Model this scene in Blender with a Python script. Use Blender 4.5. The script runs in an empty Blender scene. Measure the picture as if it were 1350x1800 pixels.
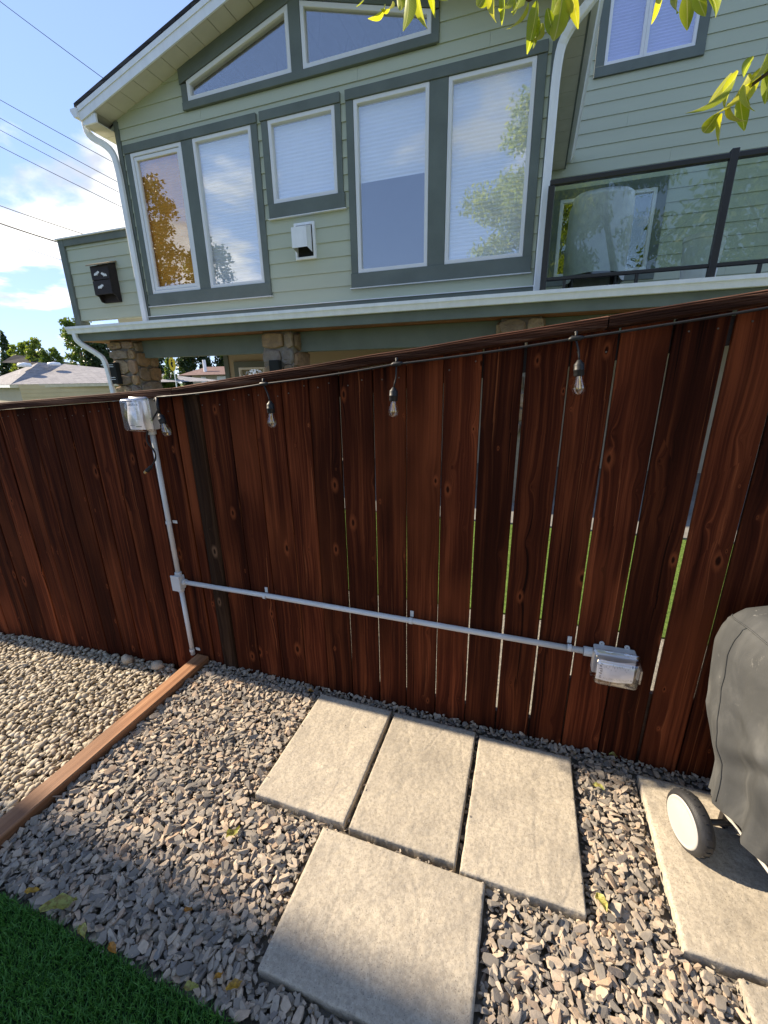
import bpy, bmesh, math, random
import numpy as np
from mathutils import Vector, Matrix
random.seed(7); RNG = np.random.default_rng(7)
scene = bpy.context.scene
C = scene.collection
R = math.radians

# ------------------------------------------------------------------ camera
# world: x runs along the fence (right +), y away from the camera, z up; paver tops are z = 0
H = 1.625
FPX = 732.0                                     # focal length in pixels of a 1350 x 1800 frame
M = np.array([[0.9472, -0.0829, -0.3097], [0.3203, 0.2945, 0.9004], [-0.0167, 0.9520, -0.3056]])
u_, s_, vt_ = np.linalg.svd(M); M = u_ @ vt_
cam_d = bpy.data.cameras.new('camera'); cam = bpy.data.objects.new('camera', cam_d); C.objects.link(cam)
cam_d.sensor_fit = 'VERTICAL'; cam_d.sensor_height = 36.0; cam_d.sensor_width = 27.0
cam_d.lens = FPX / 1800 * 36; cam_d.clip_start = 0.05; cam_d.clip_end = 2000
mm = Matrix.Identity(4)
for i in range(3):
    mm[i][0] = M[i, 0]; mm[i][1] = M[i, 1]; mm[i][2] = -M[i, 2]
mm[2][3] = H
cam.matrix_world = mm
scene.camera = cam

# ------------------------------------------------------------------ sky, sun, exposure
SUN_EL, SUN_AZ = 33.0, -88.8                    # azimuth from +y towards +x: the sun stands at the left, a touch behind the fence
sd = Vector((math.sin(R(SUN_AZ)) * math.cos(R(SUN_EL)), math.cos(R(SUN_AZ)) * math.cos(R(SUN_EL)), math.sin(R(SUN_EL))))
sun_d = bpy.data.lights.new('sun', 'SUN'); sun = bpy.data.objects.new('sun', sun_d); C.objects.link(sun)
sun_d.energy = 4.9; sun_d.angle = R(0.55); sun_d.color = (1.0, 0.85, 0.64)
sun.rotation_euler = sd.to_track_quat('Z', 'Y').to_euler(); sun.location = sd * 30
world = bpy.data.worlds.new('World'); scene.world = world; world.use_nodes = True
wn = world.node_tree.nodes; wl = world.node_tree.links
for n in list(wn): wn.remove(n)
def wnode(t, **k):
    n = wn.new(t)
    for a, b in k.items(): setattr(n, a, b)
    return n
def wmath(op, a, b=None, clamp=False):
    n = wnode('ShaderNodeMath', operation=op, use_clamp=clamp)
    for i, v in enumerate((a, b)):
        if v is None: continue
        if isinstance(v, (int, float)): n.inputs[i].default_value = v
        else: wl.new(v, n.inputs[i])
    return n.outputs[0]
sky = wnode('ShaderNodeTexSky', sky_type='NISHITA', sun_disc=False)
sky.sun_elevation = R(SUN_EL); sky.sun_rotation = R(SUN_AZ); sky.air_density = 1.0; sky.dust_density = 0.05; sky.altitude = 900; sky.ozone_density = 1.6
tc = wnode('ShaderNodeTexCoord'); sep = wnode('ShaderNodeSeparateXYZ'); wl.new(tc.outputs['Generated'], sep.inputs[0])
zz = wmath('ADD', wmath('MAXIMUM', sep.outputs[2], 0.0), 0.22)
cb = wnode('ShaderNodeCombineXYZ')
wl.new(wmath('DIVIDE', sep.outputs[0], zz), cb.inputs[0]); wl.new(wmath('DIVIDE', sep.outputs[1], zz), cb.inputs[1])
CLOUD_OFF = (8.62, 7.13, 1.24)
mp = wnode('ShaderNodeMapping'); wl.new(cb.outputs[0], mp.inputs[0]); mp.inputs['Location'].default_value = CLOUD_OFF
nz = wnode('ShaderNodeTexNoise'); nz.inputs['Scale'].default_value = 1.15; nz.inputs['Detail'].default_value = 9; nz.inputs['Roughness'].default_value = 0.56
nz.inputs['Distortion'].default_value = 0.25
wl.new(mp.outputs[0], nz.inputs['Vector'])
mr = wnode('ShaderNodeMapRange', interpolation_type='SMOOTHSTEP'); mr.inputs[1].default_value = 0.545; mr.inputs[2].default_value = 0.635
wl.new(nz.outputs['Fac'], mr.inputs[0])
nz2 = wnode('ShaderNodeTexNoise'); nz2.inputs['Scale'].default_value = 3.0; nz2.inputs['Detail'].default_value = 6
wl.new(mp.outputs[0], nz2.inputs['Vector'])
cr = wnode('ShaderNodeValToRGB'); cr.color_ramp.elements[0].color = (2.2, 2.4, 2.8, 1); cr.color_ramp.elements[1].color = (5.2, 5.1, 4.9, 1)
cr.color_ramp.elements[0].position = 0.40; cr.color_ramp.elements[1].position = 0.58
wl.new(nz2.outputs['Fac'], cr.inputs[0])
gm = wnode('ShaderNodeGamma'); wl.new(sky.outputs[0], gm.inputs[0]); gm.inputs[1].default_value = 0.42      # the phone's tone curve keeps the horizon from blowing out
tn_ = wnode('ShaderNodeMix', data_type='RGBA', blend_type='MULTIPLY'); tn_.inputs[0].default_value = 1.0; wl.new(gm.outputs[0], tn_.inputs[6]); tn_.inputs[7].default_value = (1.045, 1.27, 1.80, 1)
mx = wnode('ShaderNodeMix', data_type='RGBA'); wl.new(mr.outputs[0], mx.inputs[0]); wl.new(tn_.outputs[2], mx.inputs[6]); wl.new(cr.outputs[0], mx.inputs[7])
bg = wnode('ShaderNodeBackground'); bg.inputs[1].default_value = 0.15; wl.new(mx.outputs[2], bg.inputs[0])
wo = wnode('ShaderNodeOutputWorld'); wl.new(bg.outputs[0], wo.inputs[0])
vs = scene.view_settings
vs.view_transform = 'Standard'; vs.look = 'None'; vs.gamma = 1.0; vs.use_curve_mapping = False
vs.exposure = 1.22
scene.cycles.max_bounces = 8; scene.cycles.transparent_max_bounces = 16

# ------------------------------------------------------------------ helpers
def P(u, v, y):
    """point on the plane y = const that the photograph shows at (u, v)"""
    d = M @ np.array([(u - 675) / FPX, (900 - v) / FPX, 1.0]); t = y / d[1]
    return (d[0] * t, y, H + d[2] * t)
def G(u, v, z=0.0):
    d = M @ np.array([(u - 675) / FPX, (900 - v) / FPX, 1.0]); t = (z - H) / d[2]
    return (d[0] * t, d[1] * t, z)

class MB:
    def __init__(s): s.v = []; s.f = []
    def add(s, vs, fs):
        o = len(s.v); s.v += [tuple(map(float, p)) for p in vs]; s.f += [tuple(i + o for i in q) for q in fs]; return s
    def box(s, x0, x1, y0, y1, z0, z1):
        return s.add([(x0,y0,z0),(x1,y0,z0),(x1,y1,z0),(x0,y1,z0),(x0,y0,z1),(x1,y0,z1),(x1,y1,z1),(x0,y1,z1)],
                     [(0,3,2,1),(4,5,6,7),(0,1,5,4),(1,2,6,5),(2,3,7,6),(3,0,4,7)])
    def prism(s, poly, y0, y1):
        """polygon of (x, z) counter-clockwise seen from -y, extruded from y0 (front) to y1"""
        n = len(poly)
        return s.add([(x, y0, z) for x, z in poly] + [(x, y1, z) for x, z in poly],
                     [tuple(range(n)), tuple(range(2*n-1, n-1, -1))] + [(i, i+n, (i+1) % n + n, (i+1) % n) for i in range(n)])
    def ring(s, outer, inner, y0, y1):
        n = len(outer)
        vs = [(x,y0,z) for x,z in outer]+[(x,y0,z) for x,z in inner]+[(x,y1,z) for x,z in outer]+[(x,y1,z) for x,z in inner]
        fs = []
        for i in range(n):
            j = (i+1) % n
            fs += [(i,j,n+j,n+i), (2*n+i,3*n+i,3*n+j,2*n+j), (i,2*n+i,2*n+j,j), (n+i,n+j,3*n+j,3*n+i)]
        return s.add(vs, fs)
    def tube(s, pts, r, n=8, cap=True):
        pts = [Vector(p) for p in pts]; rs = r if isinstance(r, (list, tuple)) else [r] * len(pts)
        vs = []; fs = []; up = None
        for i, p in enumerate(pts):
            t = (pts[min(i+1, len(pts)-1)] - pts[max(i-1, 0)]).normalized()
            if up is None: up = Vector((0,0,1)) if abs(t.z) < 0.9 else Vector((1,0,0))
            a = t.cross(up).normalized(); up = a.cross(t).normalized()
            for k in range(n):
                w = 2*math.pi*k/n; vs.append(p + (a*math.cos(w) + up*math.sin(w))*rs[i])
        for i in range(len(pts)-1):
            for k in range(n):
                fs.append((i*n+k, i*n+(k+1) % n, (i+1)*n+(k+1) % n, (i+1)*n+k))
        if cap: fs += [tuple(range(n-1, -1, -1)), tuple(range((len(pts)-1)*n, len(pts)*n))]
        return s.add(vs, fs)
    def rtube(s, pts, w, d):
        """rectangular duct (downspout) along pts: width w in x, depth d"""
        pts = [Vector(p) for p in pts]; vs = []; fs = []
        for i, p in enumerate(pts):
            t = (pts[min(i+1, len(pts)-1)] - pts[max(i-1, 0)]).normalized()
            b = Vector((0,1,0)); b = (b - t*b.dot(t)).normalized(); a = b.cross(t).normalized()
            c = 0.3
            for sx, sy in ((-1,-1+c),(-1+c,-1),(1-c,-1),(1,-1+c),(1,1-c),(1-c,1),(-1+c,1),(-1,1-c)): vs.append(p + a*sx*w/2 + b*sy*d/2)
        n = 8
        for i in range(len(pts)-1):
            for k in range(n): fs.append((i*n+k, i*n+(k+1) % n, (i+1)*n+(k+1) % n, (i+1)*n+k))
        fs += [tuple(range(n-1,-1,-1)), tuple(range((len(pts)-1)*n, len(pts)*n))]
        return s.add(vs, fs)
    def lathe(s, prof, n=16, org=(0,0,0), axis=(0,0,1)):
        """profile [(r, h)] turned about axis through org"""
        ax = Vector(axis).normalized(); u = ax.orthogonal().normalized(); w = ax.cross(u); o = Vector(org); vs = []; fs = []
        for r, h in prof:
            for k in range(n):
                a = 2*math.pi*k/n; vs.append(o + ax*h + (u*math.cos(a) + w*math.sin(a))*r)
        for i in range(len(prof)-1):
            for k in range(n): fs.append((i*n+k, i*n+(k+1) % n, (i+1)*n+(k+1) % n, (i+1)*n+k))
        return s.add(vs, fs)
    def build(s, name, mat, parent=None, bevel=0, smooth=False, seg=1):
        me = bpy.data.meshes.new(name); me.from_pydata(s.v, [], s.f)
        bm = bmesh.new(); bm.from_mesh(me); bmesh.ops.recalc_face_normals(bm, faces=bm.faces)
        if bevel: bmesh.ops.bevel(bm, geom=list(bm.edges), offset=bevel, segments=seg, affect='EDGES', clamp_overlap=True)
        bm.to_mesh(me); bm.free()
        if smooth:
            for p in me.polygons: p.use_smooth = True
        return link(name, me, mat, parent)
def link(name, me, mat, parent=None):
    o = bpy.data.objects.new(name, me); C.objects.link(o)
    if mat and not me.materials: me.materials.append(mat)
    if parent:
        o.parent = parent; o.matrix_parent_inverse = Matrix.Translation(parent.location).inverted()
    return o
def tag(o, label, cat, group=None):
    o['label'] = label; o['category'] = cat
    if group: o['group'] = group
    return o
def thing(name, label, cat, loc=(0,0,0), group=None):
    o = bpy.data.objects.new(name, None); o.location = loc; o.empty_display_size = 0.1; C.objects.link(o)
    return tag(o, label, cat, group)
def struct(o): o['kind'] = 'structure'; return o
def stuff(o): o['kind'] = 'stuff'; return o
def inset(poly, d):
    """inset of a convex counter-clockwise polygon"""
    n = len(poly); out = []
    for i in range(n):
        p0, p1, p2 = Vector(poly[i-1]), Vector(poly[i]), Vector(poly[(i+1) % n])
        e1 = (p1-p0).normalized(); e2 = (p2-p1).normalized(); n1 = Vector((-e1.y, e1.x)); n2 = Vector((-e2.y, e2.x))
        b = (n1+n2).normalized(); out.append(tuple(p1 + b*(d/max(b.dot(n1), 0.2))))
    return out
def rect(x0, x1, z0, z1): return [(x0,z0),(x1,z0),(x1,z1),(x0,z1)]

# ------------------------------------------------------------------ materials
class Mat:
    def __init__(s, name):
        s.m = bpy.data.materials.new(name); s.m.use_nodes = True; s.nt = s.m.node_tree; s.b = s.nt.nodes['Principled BSDF']; s.out = s.nt.nodes['Material Output']
    def n(s, t, **k):
        n = s.nt.nodes.new(t)
        for a, b in k.items(): setattr(n, a, b)
        return n
    def l(s, a, b): s.nt.links.new(a, b)
    def inp(s, sock, v):
        if isinstance(v, (int, float, tuple)): sock.default_value = v
        else: s.l(v, sock)
    def math(s, op, a, b=0.0, c=None, clamp=False):
        n = s.n('ShaderNodeMath', operation=op, use_clamp=clamp); s.inp(n.inputs[0], a); s.inp(n.inputs[1], b)
        if c is not None: s.inp(n.inputs[2], c)
        return n.outputs[0]
    def pos(s): return s.n('ShaderNodeNewGeometry').outputs['Position']
    def island(s): return s.n('ShaderNodeNewGeometry').outputs['Random Per Island']
    def orand(s): return s.n('ShaderNodeObjectInfo').outputs['Random']
    def map(s, v, scale=(1,1,1), loc=(0,0,0)):
        n = s.n('ShaderNodeMapping'); s.l(v, n.inputs[0]); s.inp(n.inputs['Scale'], scale); s.inp(n.inputs['Location'], loc); return n.outputs[0]
    def noise(s, v, scale=1.0, detail=4, rough=0.5, dist=0.0):
        n = s.n('ShaderNodeTexNoise'); s.l(v, n.inputs['Vector']); n.inputs['Scale'].default_value = scale; n.inputs['Detail'].default_value = detail
        n.inputs['Roughness'].default_value = rough; n.inputs['Distortion'].default_value = dist; return n.outputs['Fac']
    def ramp(s, f, stops):
        n = s.n('ShaderNodeValToRGB'); s.inp(n.inputs[0], f); e = n.color_ramp.elements
        while len(e) < len(stops): e.new(0.5)
        for i, (p, c) in enumerate(stops): e[i].position = p; e[i].color = (*c, 1) if len(c) == 3 else c
        return n.outputs[0]
    def mix(s, f, a, b, mode='MIX'):
        n = s.n('ShaderNodeMix', data_type='RGBA', blend_type=mode)
        s.inp(n.inputs[0], f)
        for i, v in ((6, a), (7, b)):
            if isinstance(v, tuple): n.inputs[i].default_value = (*v, 1) if len(v) == 3 else v
            else: s.l(v, n.inputs[i])
        return n.outputs[2]
    def sstep(s, f, a, b, o0=0.0, o1=1.0):
        n = s.n('ShaderNodeMapRange', interpolation_type='SMOOTHSTEP'); s.inp(n.inputs[0], f)
        for i, v in enumerate((a, b, o0, o1)): n.inputs[i+1].default_value = v
        return n.outputs[0]
    def bump(s, hgt, strength=0.4, dist=0.01):
        n = s.n('ShaderNodeBump'); n.inputs['Strength'].default_value = strength; n.inputs['Distance'].default_value = dist
        s.l(hgt, n.inputs['Height']); s.l(n.outputs[0], s.b.inputs['Normal'])
    def set(s, color=None, rough=None, spec=None, metal=None):
        if color is not None: s.inp(s.b.inputs['Base Color'], (*color, 1) if isinstance(color, tuple) and len(color) == 3 else color)
        if rough is not None: s.inp(s.b.inputs['Roughness'], rough)
        if spec is not None: s.b.inputs['Specular IOR Level'].default_value = spec
        if metal is not None: s.b.inputs['Metallic'].default_value = metal
        return s.m

def simple(name, col, rough=0.6, spec=0.4, var=0.12, scale=6.0, bump=0.0, metal=0.0, stretch=(1,1,1)):
    m = Mat(name); p = m.map(m.pos(), stretch); n = m.noise(p, scale, 6, 0.6)
    lo = tuple(c*(1-var) for c in col); hi = tuple(min(1, c*(1+var)) for c in col)
    m.set(m.ramp(n, [(0.3, lo), (0.7, hi)]), rough, spec, metal)
    if bump: m.bump(m.noise(p, scale*12, 5, 0.6), bump, 0.004)
    return m.m

def wood(name, dark, mid, light, knots=True, axis='z', rough=0.5, bump=0.5, spec=0.35, gscale=1.0, streak=None):
    m = Mat(name); sx = m.n('ShaderNodeSeparateXYZ'); m.l(m.pos(), sx.inputs[0]); r = m.orand()
    X, Y, Z = sx.outputs
    a, b = {'z': (m.math('ADD', X, m.math('MULTIPLY', Y, 0.7)), Z), 'x': (m.math('ADD', Z, m.math('MULTIPLY', Y, 0.9)), X), 'y': (m.math('ADD', X, m.math('MULTIPLY', Z, 0.8)), Y)}[axis]
    a = m.math('ADD', a, m.math('MULTIPLY', r, 31.7)); b = m.math('ADD', b, m.math('MULTIPLY', r, 57.3))
    def vec(u, v):
        c = m.n('ShaderNodeCombineXYZ'); m.inp(c.inputs[0], u); m.inp(c.inputs[1], v); return c.outputs[0]
    base = vec(a, b)
    off = 0.0; core = ring = None
    if knots:
        vo = m.n('ShaderNodeTexVoronoi', feature='F1', voronoi_dimensions='2D'); m.l(m.map(base, (7.5, 3.4, 1)), vo.inputs['Vector']); vo.inputs['Scale'].default_value = 1.0
        d0 = vo.outputs['Distance']; wob = m.noise(m.map(base, (40, 14, 1)), 1, 3)
        sc = m.n('ShaderNodeSeparateColor'); m.l(vo.outputs['Color'], sc.inputs[0])
        size = m.math('ADD', m.math('MULTIPLY', m.math('MULTIPLY', sc.outputs[0], sc.outputs[0]), 0.55), 0.13)
        d = m.math('DIVIDE', m.math('ADD', d0, m.math('MULTIPLY', m.math('SUBTRACT', wob, 0.5), 0.06)), size)
        off = m.math('DIVIDE', 0.0055, m.math('ADD', d, 0.12))
        on = m.math('GREATER_THAN', sc.outputs[1], 0.58)
        core = m.math('MULTIPLY', m.sstep(d, 0.05, 0.13, 0.9, 0), on); ring = m.math('MULTIPLY', m.sstep(d, 0.10, 0.30, 0.55, 0), on)
    av = m.math('ADD', a, off)
    fine = m.noise(m.map(vec(av, b), (80*gscale, 1.2, 1)), 1, 7, 0.62, 0.3)
    band = m.noise(m.map(vec(av, b), (18*gscale, 0.5, 1)), 1, 4, 0.55, 0.25)
    blot = m.noise(m.map(base, (5, 1.3, 1)), 1, 3)
    f = m.math('ADD', m.math('MULTIPLY', fine, 0.5), m.math('MULTIPLY', band, 0.5))
    col = m.ramp(f, [(0.35, dark), (0.49, mid), (0.68, light)])
    col = m.mix(m.sstep(blot, 0.35, 0.7, 0.0, 0.75), col, tuple(c*0.45 for c in mid))
    if streak:
        st = m.noise(m.map(vec(av, b), (60, 0.8, 1), (3.1, 1.7, 0)), 1, 5, 0.6, 0.4); col = m.mix(m.sstep(st, 0.62, 0.74, 0, 0.75), col, streak)
        ck = m.noise(m.map(vec(av, b), (48, 0.42, 1), (9.1, 4.7, 0)), 1, 3, 0.5, 0.2); col = m.mix(m.sstep(ck, 0.66, 0.70, 0, 0.85), col, tuple(c*0.5 for c in dark))
        wash = m.noise(m.map(base, (2.2, 0.9, 1), (5.5, 0, 0)), 1, 3, 0.5); col = m.mix(m.sstep(wash, 0.52, 0.75, 0, 0.5), col, tuple(c*0.8 for c in light))
    tone = m.math('ADD', m.math('MULTIPLY', m.math('FRACT', m.math('MULTIPLY', m.orand(), 7.31)), 0.85), 0.55)
    tn = m.n('ShaderNodeVectorMath', operation='SCALE'); m.l(col, tn.inputs[0]); m.l(tone, tn.inputs['Scale']); col = tn.outputs[0]
    if knots:
        col = m.mix(ring, col, tuple(min(1, c*1.0) for c in light)); col = m.mix(core, col, tuple(c*0.6 for c in dark))
    m.set(col, m.math('ADD', m.math('MULTIPLY', fine, 0.25), rough-0.12), spec)
    m.bump(fine, bump, 0.004)
    return m.m

MAT = {}
MAT['fence'] = wood('stained_fence_wood', (0.011, 0.0026, 0.0013), (0.078, 0.0170, 0.0068), (0.27, 0.070, 0.024), rough=0.7, spec=0.06, streak=(0.40, 0.125, 0.045))
MAT['cap'] = wood('weathered_cap_wood', (0.014, 0.006, 0.004), (0.075, 0.030, 0.018), (0.34, 0.19, 0.125), knots=False, axis='x', rough=0.8, bump=1.0, spec=0.1, gscale=2.2)
MAT['post'] = wood('old_post_wood', (0.014, 0.007, 0.004), (0.068, 0.034, 0.019), (0.25, 0.14, 0.08), knots=True, rough=0.8, spec=0.08, bump=0.9)
MAT['rail'] = wood('rail_wood', (0.012, 0.006, 0.004), (0.04, 0.018, 0.01), (0.09, 0.04, 0.025), knots=False, axis='x')
MAT['timber'] = wood('edging_timber', (0.085, 0.036, 0.015), (0.22, 0.098, 0.043), (0.36, 0.19, 0.095), knots=False, axis='y', rough=0.6)
MAT['soffit_wood'] = wood('cedar_soffit', (0.10, 0.035, 0.012), (0.22, 0.085, 0.03), (0.34, 0.15, 0.06), knots=False, axis='x')
MAT['siding'] = simple('sage_siding', (0.485, 0.515, 0.395), 0.75, 0.25, 0.04, 1.5, 0.10, stretch=(0.4, 1, 3))
MAT['trim'] = simple('dark_green_trim', (0.145, 0.168, 0.148), 0.7, 0.3, 0.14, 2.5, 0.35, stretch=(1, 1, 1))
MAT['white'] = simple('white_vinyl', (0.78, 0.78, 0.77), 0.4, 0.4, 0.03, 3)
MAT['gutter'] = simple('white_gutter', (0.84, 0.85, 0.85), 0.38, 0.45, 0.07, 3, stretch=(3, 1, 1))
MAT['soffit'] = simple('vented_soffit', (0.60, 0.57, 0.48), 0.6, 0.3, 0.06, 4)
MAT['blind'] = simple('white_blind', (0.84, 0.85, 0.88), 0.8, 0.2, 0.04, 2)
MAT['orange_blind'] = simple('orange_blind', (0.85, 0.42, 0.07), 0.8, 0.2, 0.15, 3)
MAT['lilac_blind'] = simple('lilac_blind', (0.42, 0.42, 0.72), 0.8, 0.2, 0.08, 3)
MAT['interior'] = simple('interior_wall', (0.42, 0.42, 0.48), 0.9, 0.1, 0.05, 1)
MAT['cream'] = simple('cream_wall', (0.62, 0.50, 0.30), 0.8, 0.2, 0.06, 1.5)
MAT['tan_wall'] = simple('tan_siding', (0.46, 0.40, 0.30), 0.8, 0.2, 0.06, 1.5)
MAT['black_metal'] = simple('bronze_metal', (0.022, 0.019, 0.018), 0.4, 0.5, 0.1, 4)
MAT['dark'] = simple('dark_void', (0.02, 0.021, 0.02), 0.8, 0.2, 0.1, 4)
MAT['pvc'] = simple('grey_pvc', (0.60, 0.59, 0.575), 0.42, 0.4, 0.06, 9)
MAT['black_rubber'] = simple('black_rubber', (0.014, 0.014, 0.015), 0.5, 0.4, 0.1, 30)
MAT['brass'] = simple('brass', (0.72, 0.52, 0.24), 0.3, 0.5, 0.06, 30, metal=1.0)
MAT['steel'] = simple('zinc_steel', (0.5, 0.5, 0.5), 0.35, 0.5, 0.06, 30, metal=1.0)
MAT['paper'] = simple('label_paper', (0.74, 0.73, 0.76), 0.8, 0.2, 0.05, 20)
MAT['ink'] = simple('label_ink', (0.16, 0.16, 0.20), 0.8, 0.2, 0.1, 60)
MAT['bat_wood'] = simple('dark_bat_house', (0.022, 0.016, 0.016), 0.6, 0.35, 0.35, 12, 0.3, stretch=(1, 1, 5))
MAT['bat_roof'] = simple('bat_house_roof', (0.30, 0.23, 0.15), 0.7, 0.3, 0.2, 8)
MAT['concrete'] = simple('patio_concrete', (0.22, 0.21, 0.19), 0.9, 0.2, 0.3, 2)
MAT['wheel_white'] = simple('hub_white', (0.44, 0.42, 0.385), 0.4, 0.4, 0.02, 8)
MAT['tyre'] = simple('tyre_black', (0.028, 0.028, 0.03), 0.5, 0.4, 0.25, 30, 0.4)
MAT['planter'] = simple('grey_planter', (0.86, 0.85, 0.82), 0.6, 0.3, 0.06, 3)
MAT['brown_roof'] = simple('brown_shingle', (0.15, 0.095, 0.085), 0.9, 0.2, 0.25, 3, stretch=(1, 1, 3))
MAT['yellow_sign'] = simple('yellow_sign', (0.75, 0.50, 0.03), 0.6, 0.3, 0.05, 3)
MAT['wire'] = simple('black_cable', (0.02, 0.02, 0.022), 0.6, 0.3, 0.1, 3)
MAT['mortar'] = simple('mortar', (0.24, 0.21, 0.17), 0.95, 0.1, 0.2, 20, 0.5)
MAT['soil'] = simple('dark_soil', (0.13, 0.115, 0.098), 0.95, 0.1, 0.3, 20, 0.5)

def glass(name, tint, base, ior=1.5, rough=0.0, fres=1.0):
    m = Mat(name); m.nt.nodes.remove(m.b)
    t = m.n('ShaderNodeBsdfTransparent'); t.inputs[0].default_value = (*tint, 1)
    g = m.n('ShaderNodeBsdfGlossy'); g.inputs['Roughness'].default_value = rough; g.inputs[0].default_value = (1, 1, 1, 1)
    ge = m.n('ShaderNodeNewGeometry'); dt = m.n('ShaderNodeVectorMath', operation='DOT_PRODUCT'); m.l(ge.outputs['Normal'], dt.inputs[0]); m.l(ge.outputs['Incoming'], dt.inputs[1])
    sch = m.math('POWER', m.math('SUBTRACT', 1.0, m.math('ABSOLUTE', dt.outputs['Value']), clamp=True), 5.0)       # Schlick, same from both sides of the sheet
    f = m.math('ADD', m.math('MULTIPLY', m.math('ADD', m.math('MULTIPLY', sch, 0.96), 0.04), fres), base, clamp=True)
    x = m.n('ShaderNodeMixShader'); m.l(f, x.inputs[0]); m.l(t.outputs[0], x.inputs[1]); m.l(g.outputs[0], x.inputs[2]); m.l(x.outputs[0], m.out.inputs[0])
    return m.m
MAT['glass'] = glass('window_glass', (0.98, 0.99, 0.99), 0.13)
MAT['rail_glass'] = glass('railing_glass', (0.82, 0.87, 0.82), 0.010, fres=1.0)
MAT['clear'] = glass('clear_plastic', (0.95, 0.95, 0.96), 0.13, fres=1.8, rough=0.16)
MAT['bulb'] = glass('bulb_glass', (0.97, 0.92, 0.80), 0.06, fres=1.8)

def leaf_mat(name, c1, c2, trans=0.5, per='island'):
    m = Mat(name); f = m.island() if per == 'island' else m.orand()
    col = m.ramp(f, [(0.0, c1), (1.0, c2)])
    if per == 'obj': col = m.mix(m.sstep(m.noise(m.pos(), 75, 5, 0.7), 0.42, 0.62, 0, 0.75), col, (0.20, 0.12, 0.04))
    m.set(col, 0.45, 0.35)
    tr = m.n('ShaderNodeBsdfTranslucent'); m.l(m.mix(1.0, col, (1.25, 1.25, 0.55), 'MULTIPLY'), tr.inputs[0])
    x = m.n('ShaderNodeMixShader'); x.inputs[0].default_value = trans
    m.l(m.b.outputs[0], x.inputs[1]); m.l(tr.outputs[0], x.inputs[2]); m.l(x.outputs[0], m.out.inputs[0])
    return m.m
MAT['leaf'] = leaf_mat('yard_tree_leaf', (0.22, 0.30, 0.025), (0.42, 0.46, 0.05), 0.6)
MAT['tree_a'] = leaf_mat('tree_leaf_mid', (0.07, 0.12, 0.022), (0.15, 0.20, 0.045), 0.35)
MAT['tree_b'] = leaf_mat('tree_leaf_dark', (0.022, 0.042, 0.018), (0.055, 0.085, 0.03), 0.25)
MAT['tree_c'] = leaf_mat('tree_leaf_light', (0.13, 0.19, 0.03), (0.24, 0.29, 0.06), 0.4)
MAT['turf'] = leaf_mat('turf_blade', (0.04, 0.15, 0.03), (0.16, 0.36, 0.085), 0.4)
MAT['dry_leaf'] = leaf_mat('fallen_leaf_green', (0.36, 0.38, 0.11), (0.45, 0.45, 0.14), 0.3, 'obj')
MAT['orange_leaf'] = leaf_mat('fallen_leaf_orange', (0.50, 0.20, 0.03), (0.55, 0.33, 0.05), 0.3, 'obj')
MAT['bark'] = simple('bark', (0.10, 0.075, 0.055), 0.9, 0.1, 0.3, 8, 0.6, stretch=(3, 3, 1))

def stone_mat(name, stops, rough=0.8, bump=0.4, scale=40):
    m = Mat(name); n = m.noise(m.pos(), scale, 5, 0.65); r = m.ramp(m.island(), stops)
    m.set(m.mix(m.sstep(n, 0.3, 0.7, 0.35, 0.0), r, (0.10, 0.09, 0.08)), rough, 0.3); m.bump(m.noise(m.pos(), scale*3, 4, 0.6), bump, 0.003); return m.m
MAT['chip'] = stone_mat('slate_chip', [(0, (0.155, 0.142, 0.128)), (0.25, (0.29, 0.252, 0.208)), (0.55, (0.40, 0.335, 0.262)), (0.8, (0.51, 0.405, 0.30)), (0.93, (0.40, 0.28, 0.19)), (1, (0.22, 0.205, 0.19))])
MAT['pebble'] = stone_mat('river_pebble', [(0, (0.28, 0.225, 0.155)), (0.25, (0.43, 0.365, 0.27)), (0.6, (0.52, 0.45, 0.335)), (0.85, (0.37, 0.295, 0.205)), (1, (0.58, 0.52, 0.42))], 0.7, 0.15)
def col_stone():
    m = Mat('column_stone'); p = m.pos(); n = m.noise(p, 9, 6, 0.65)
    c = m.ramp(m.orand(), [(0, (0.20, 0.16, 0.12)), (0.3, (0.36, 0.22, 0.11)), (0.55, (0.40, 0.29, 0.18)), (0.75, (0.21, 0.20, 0.19)), (1, (0.42, 0.25, 0.14))])
    m.set(m.mix(m.sstep(n, 0.35, 0.68, 0.55, 0.0), c, (0.14, 0.10, 0.07)), 0.85, 0.2); m.bump(m.noise(p, 45, 6, 0.65), 0.7, 0.01); return m.m
MAT['stone'] = col_stone()

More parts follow.
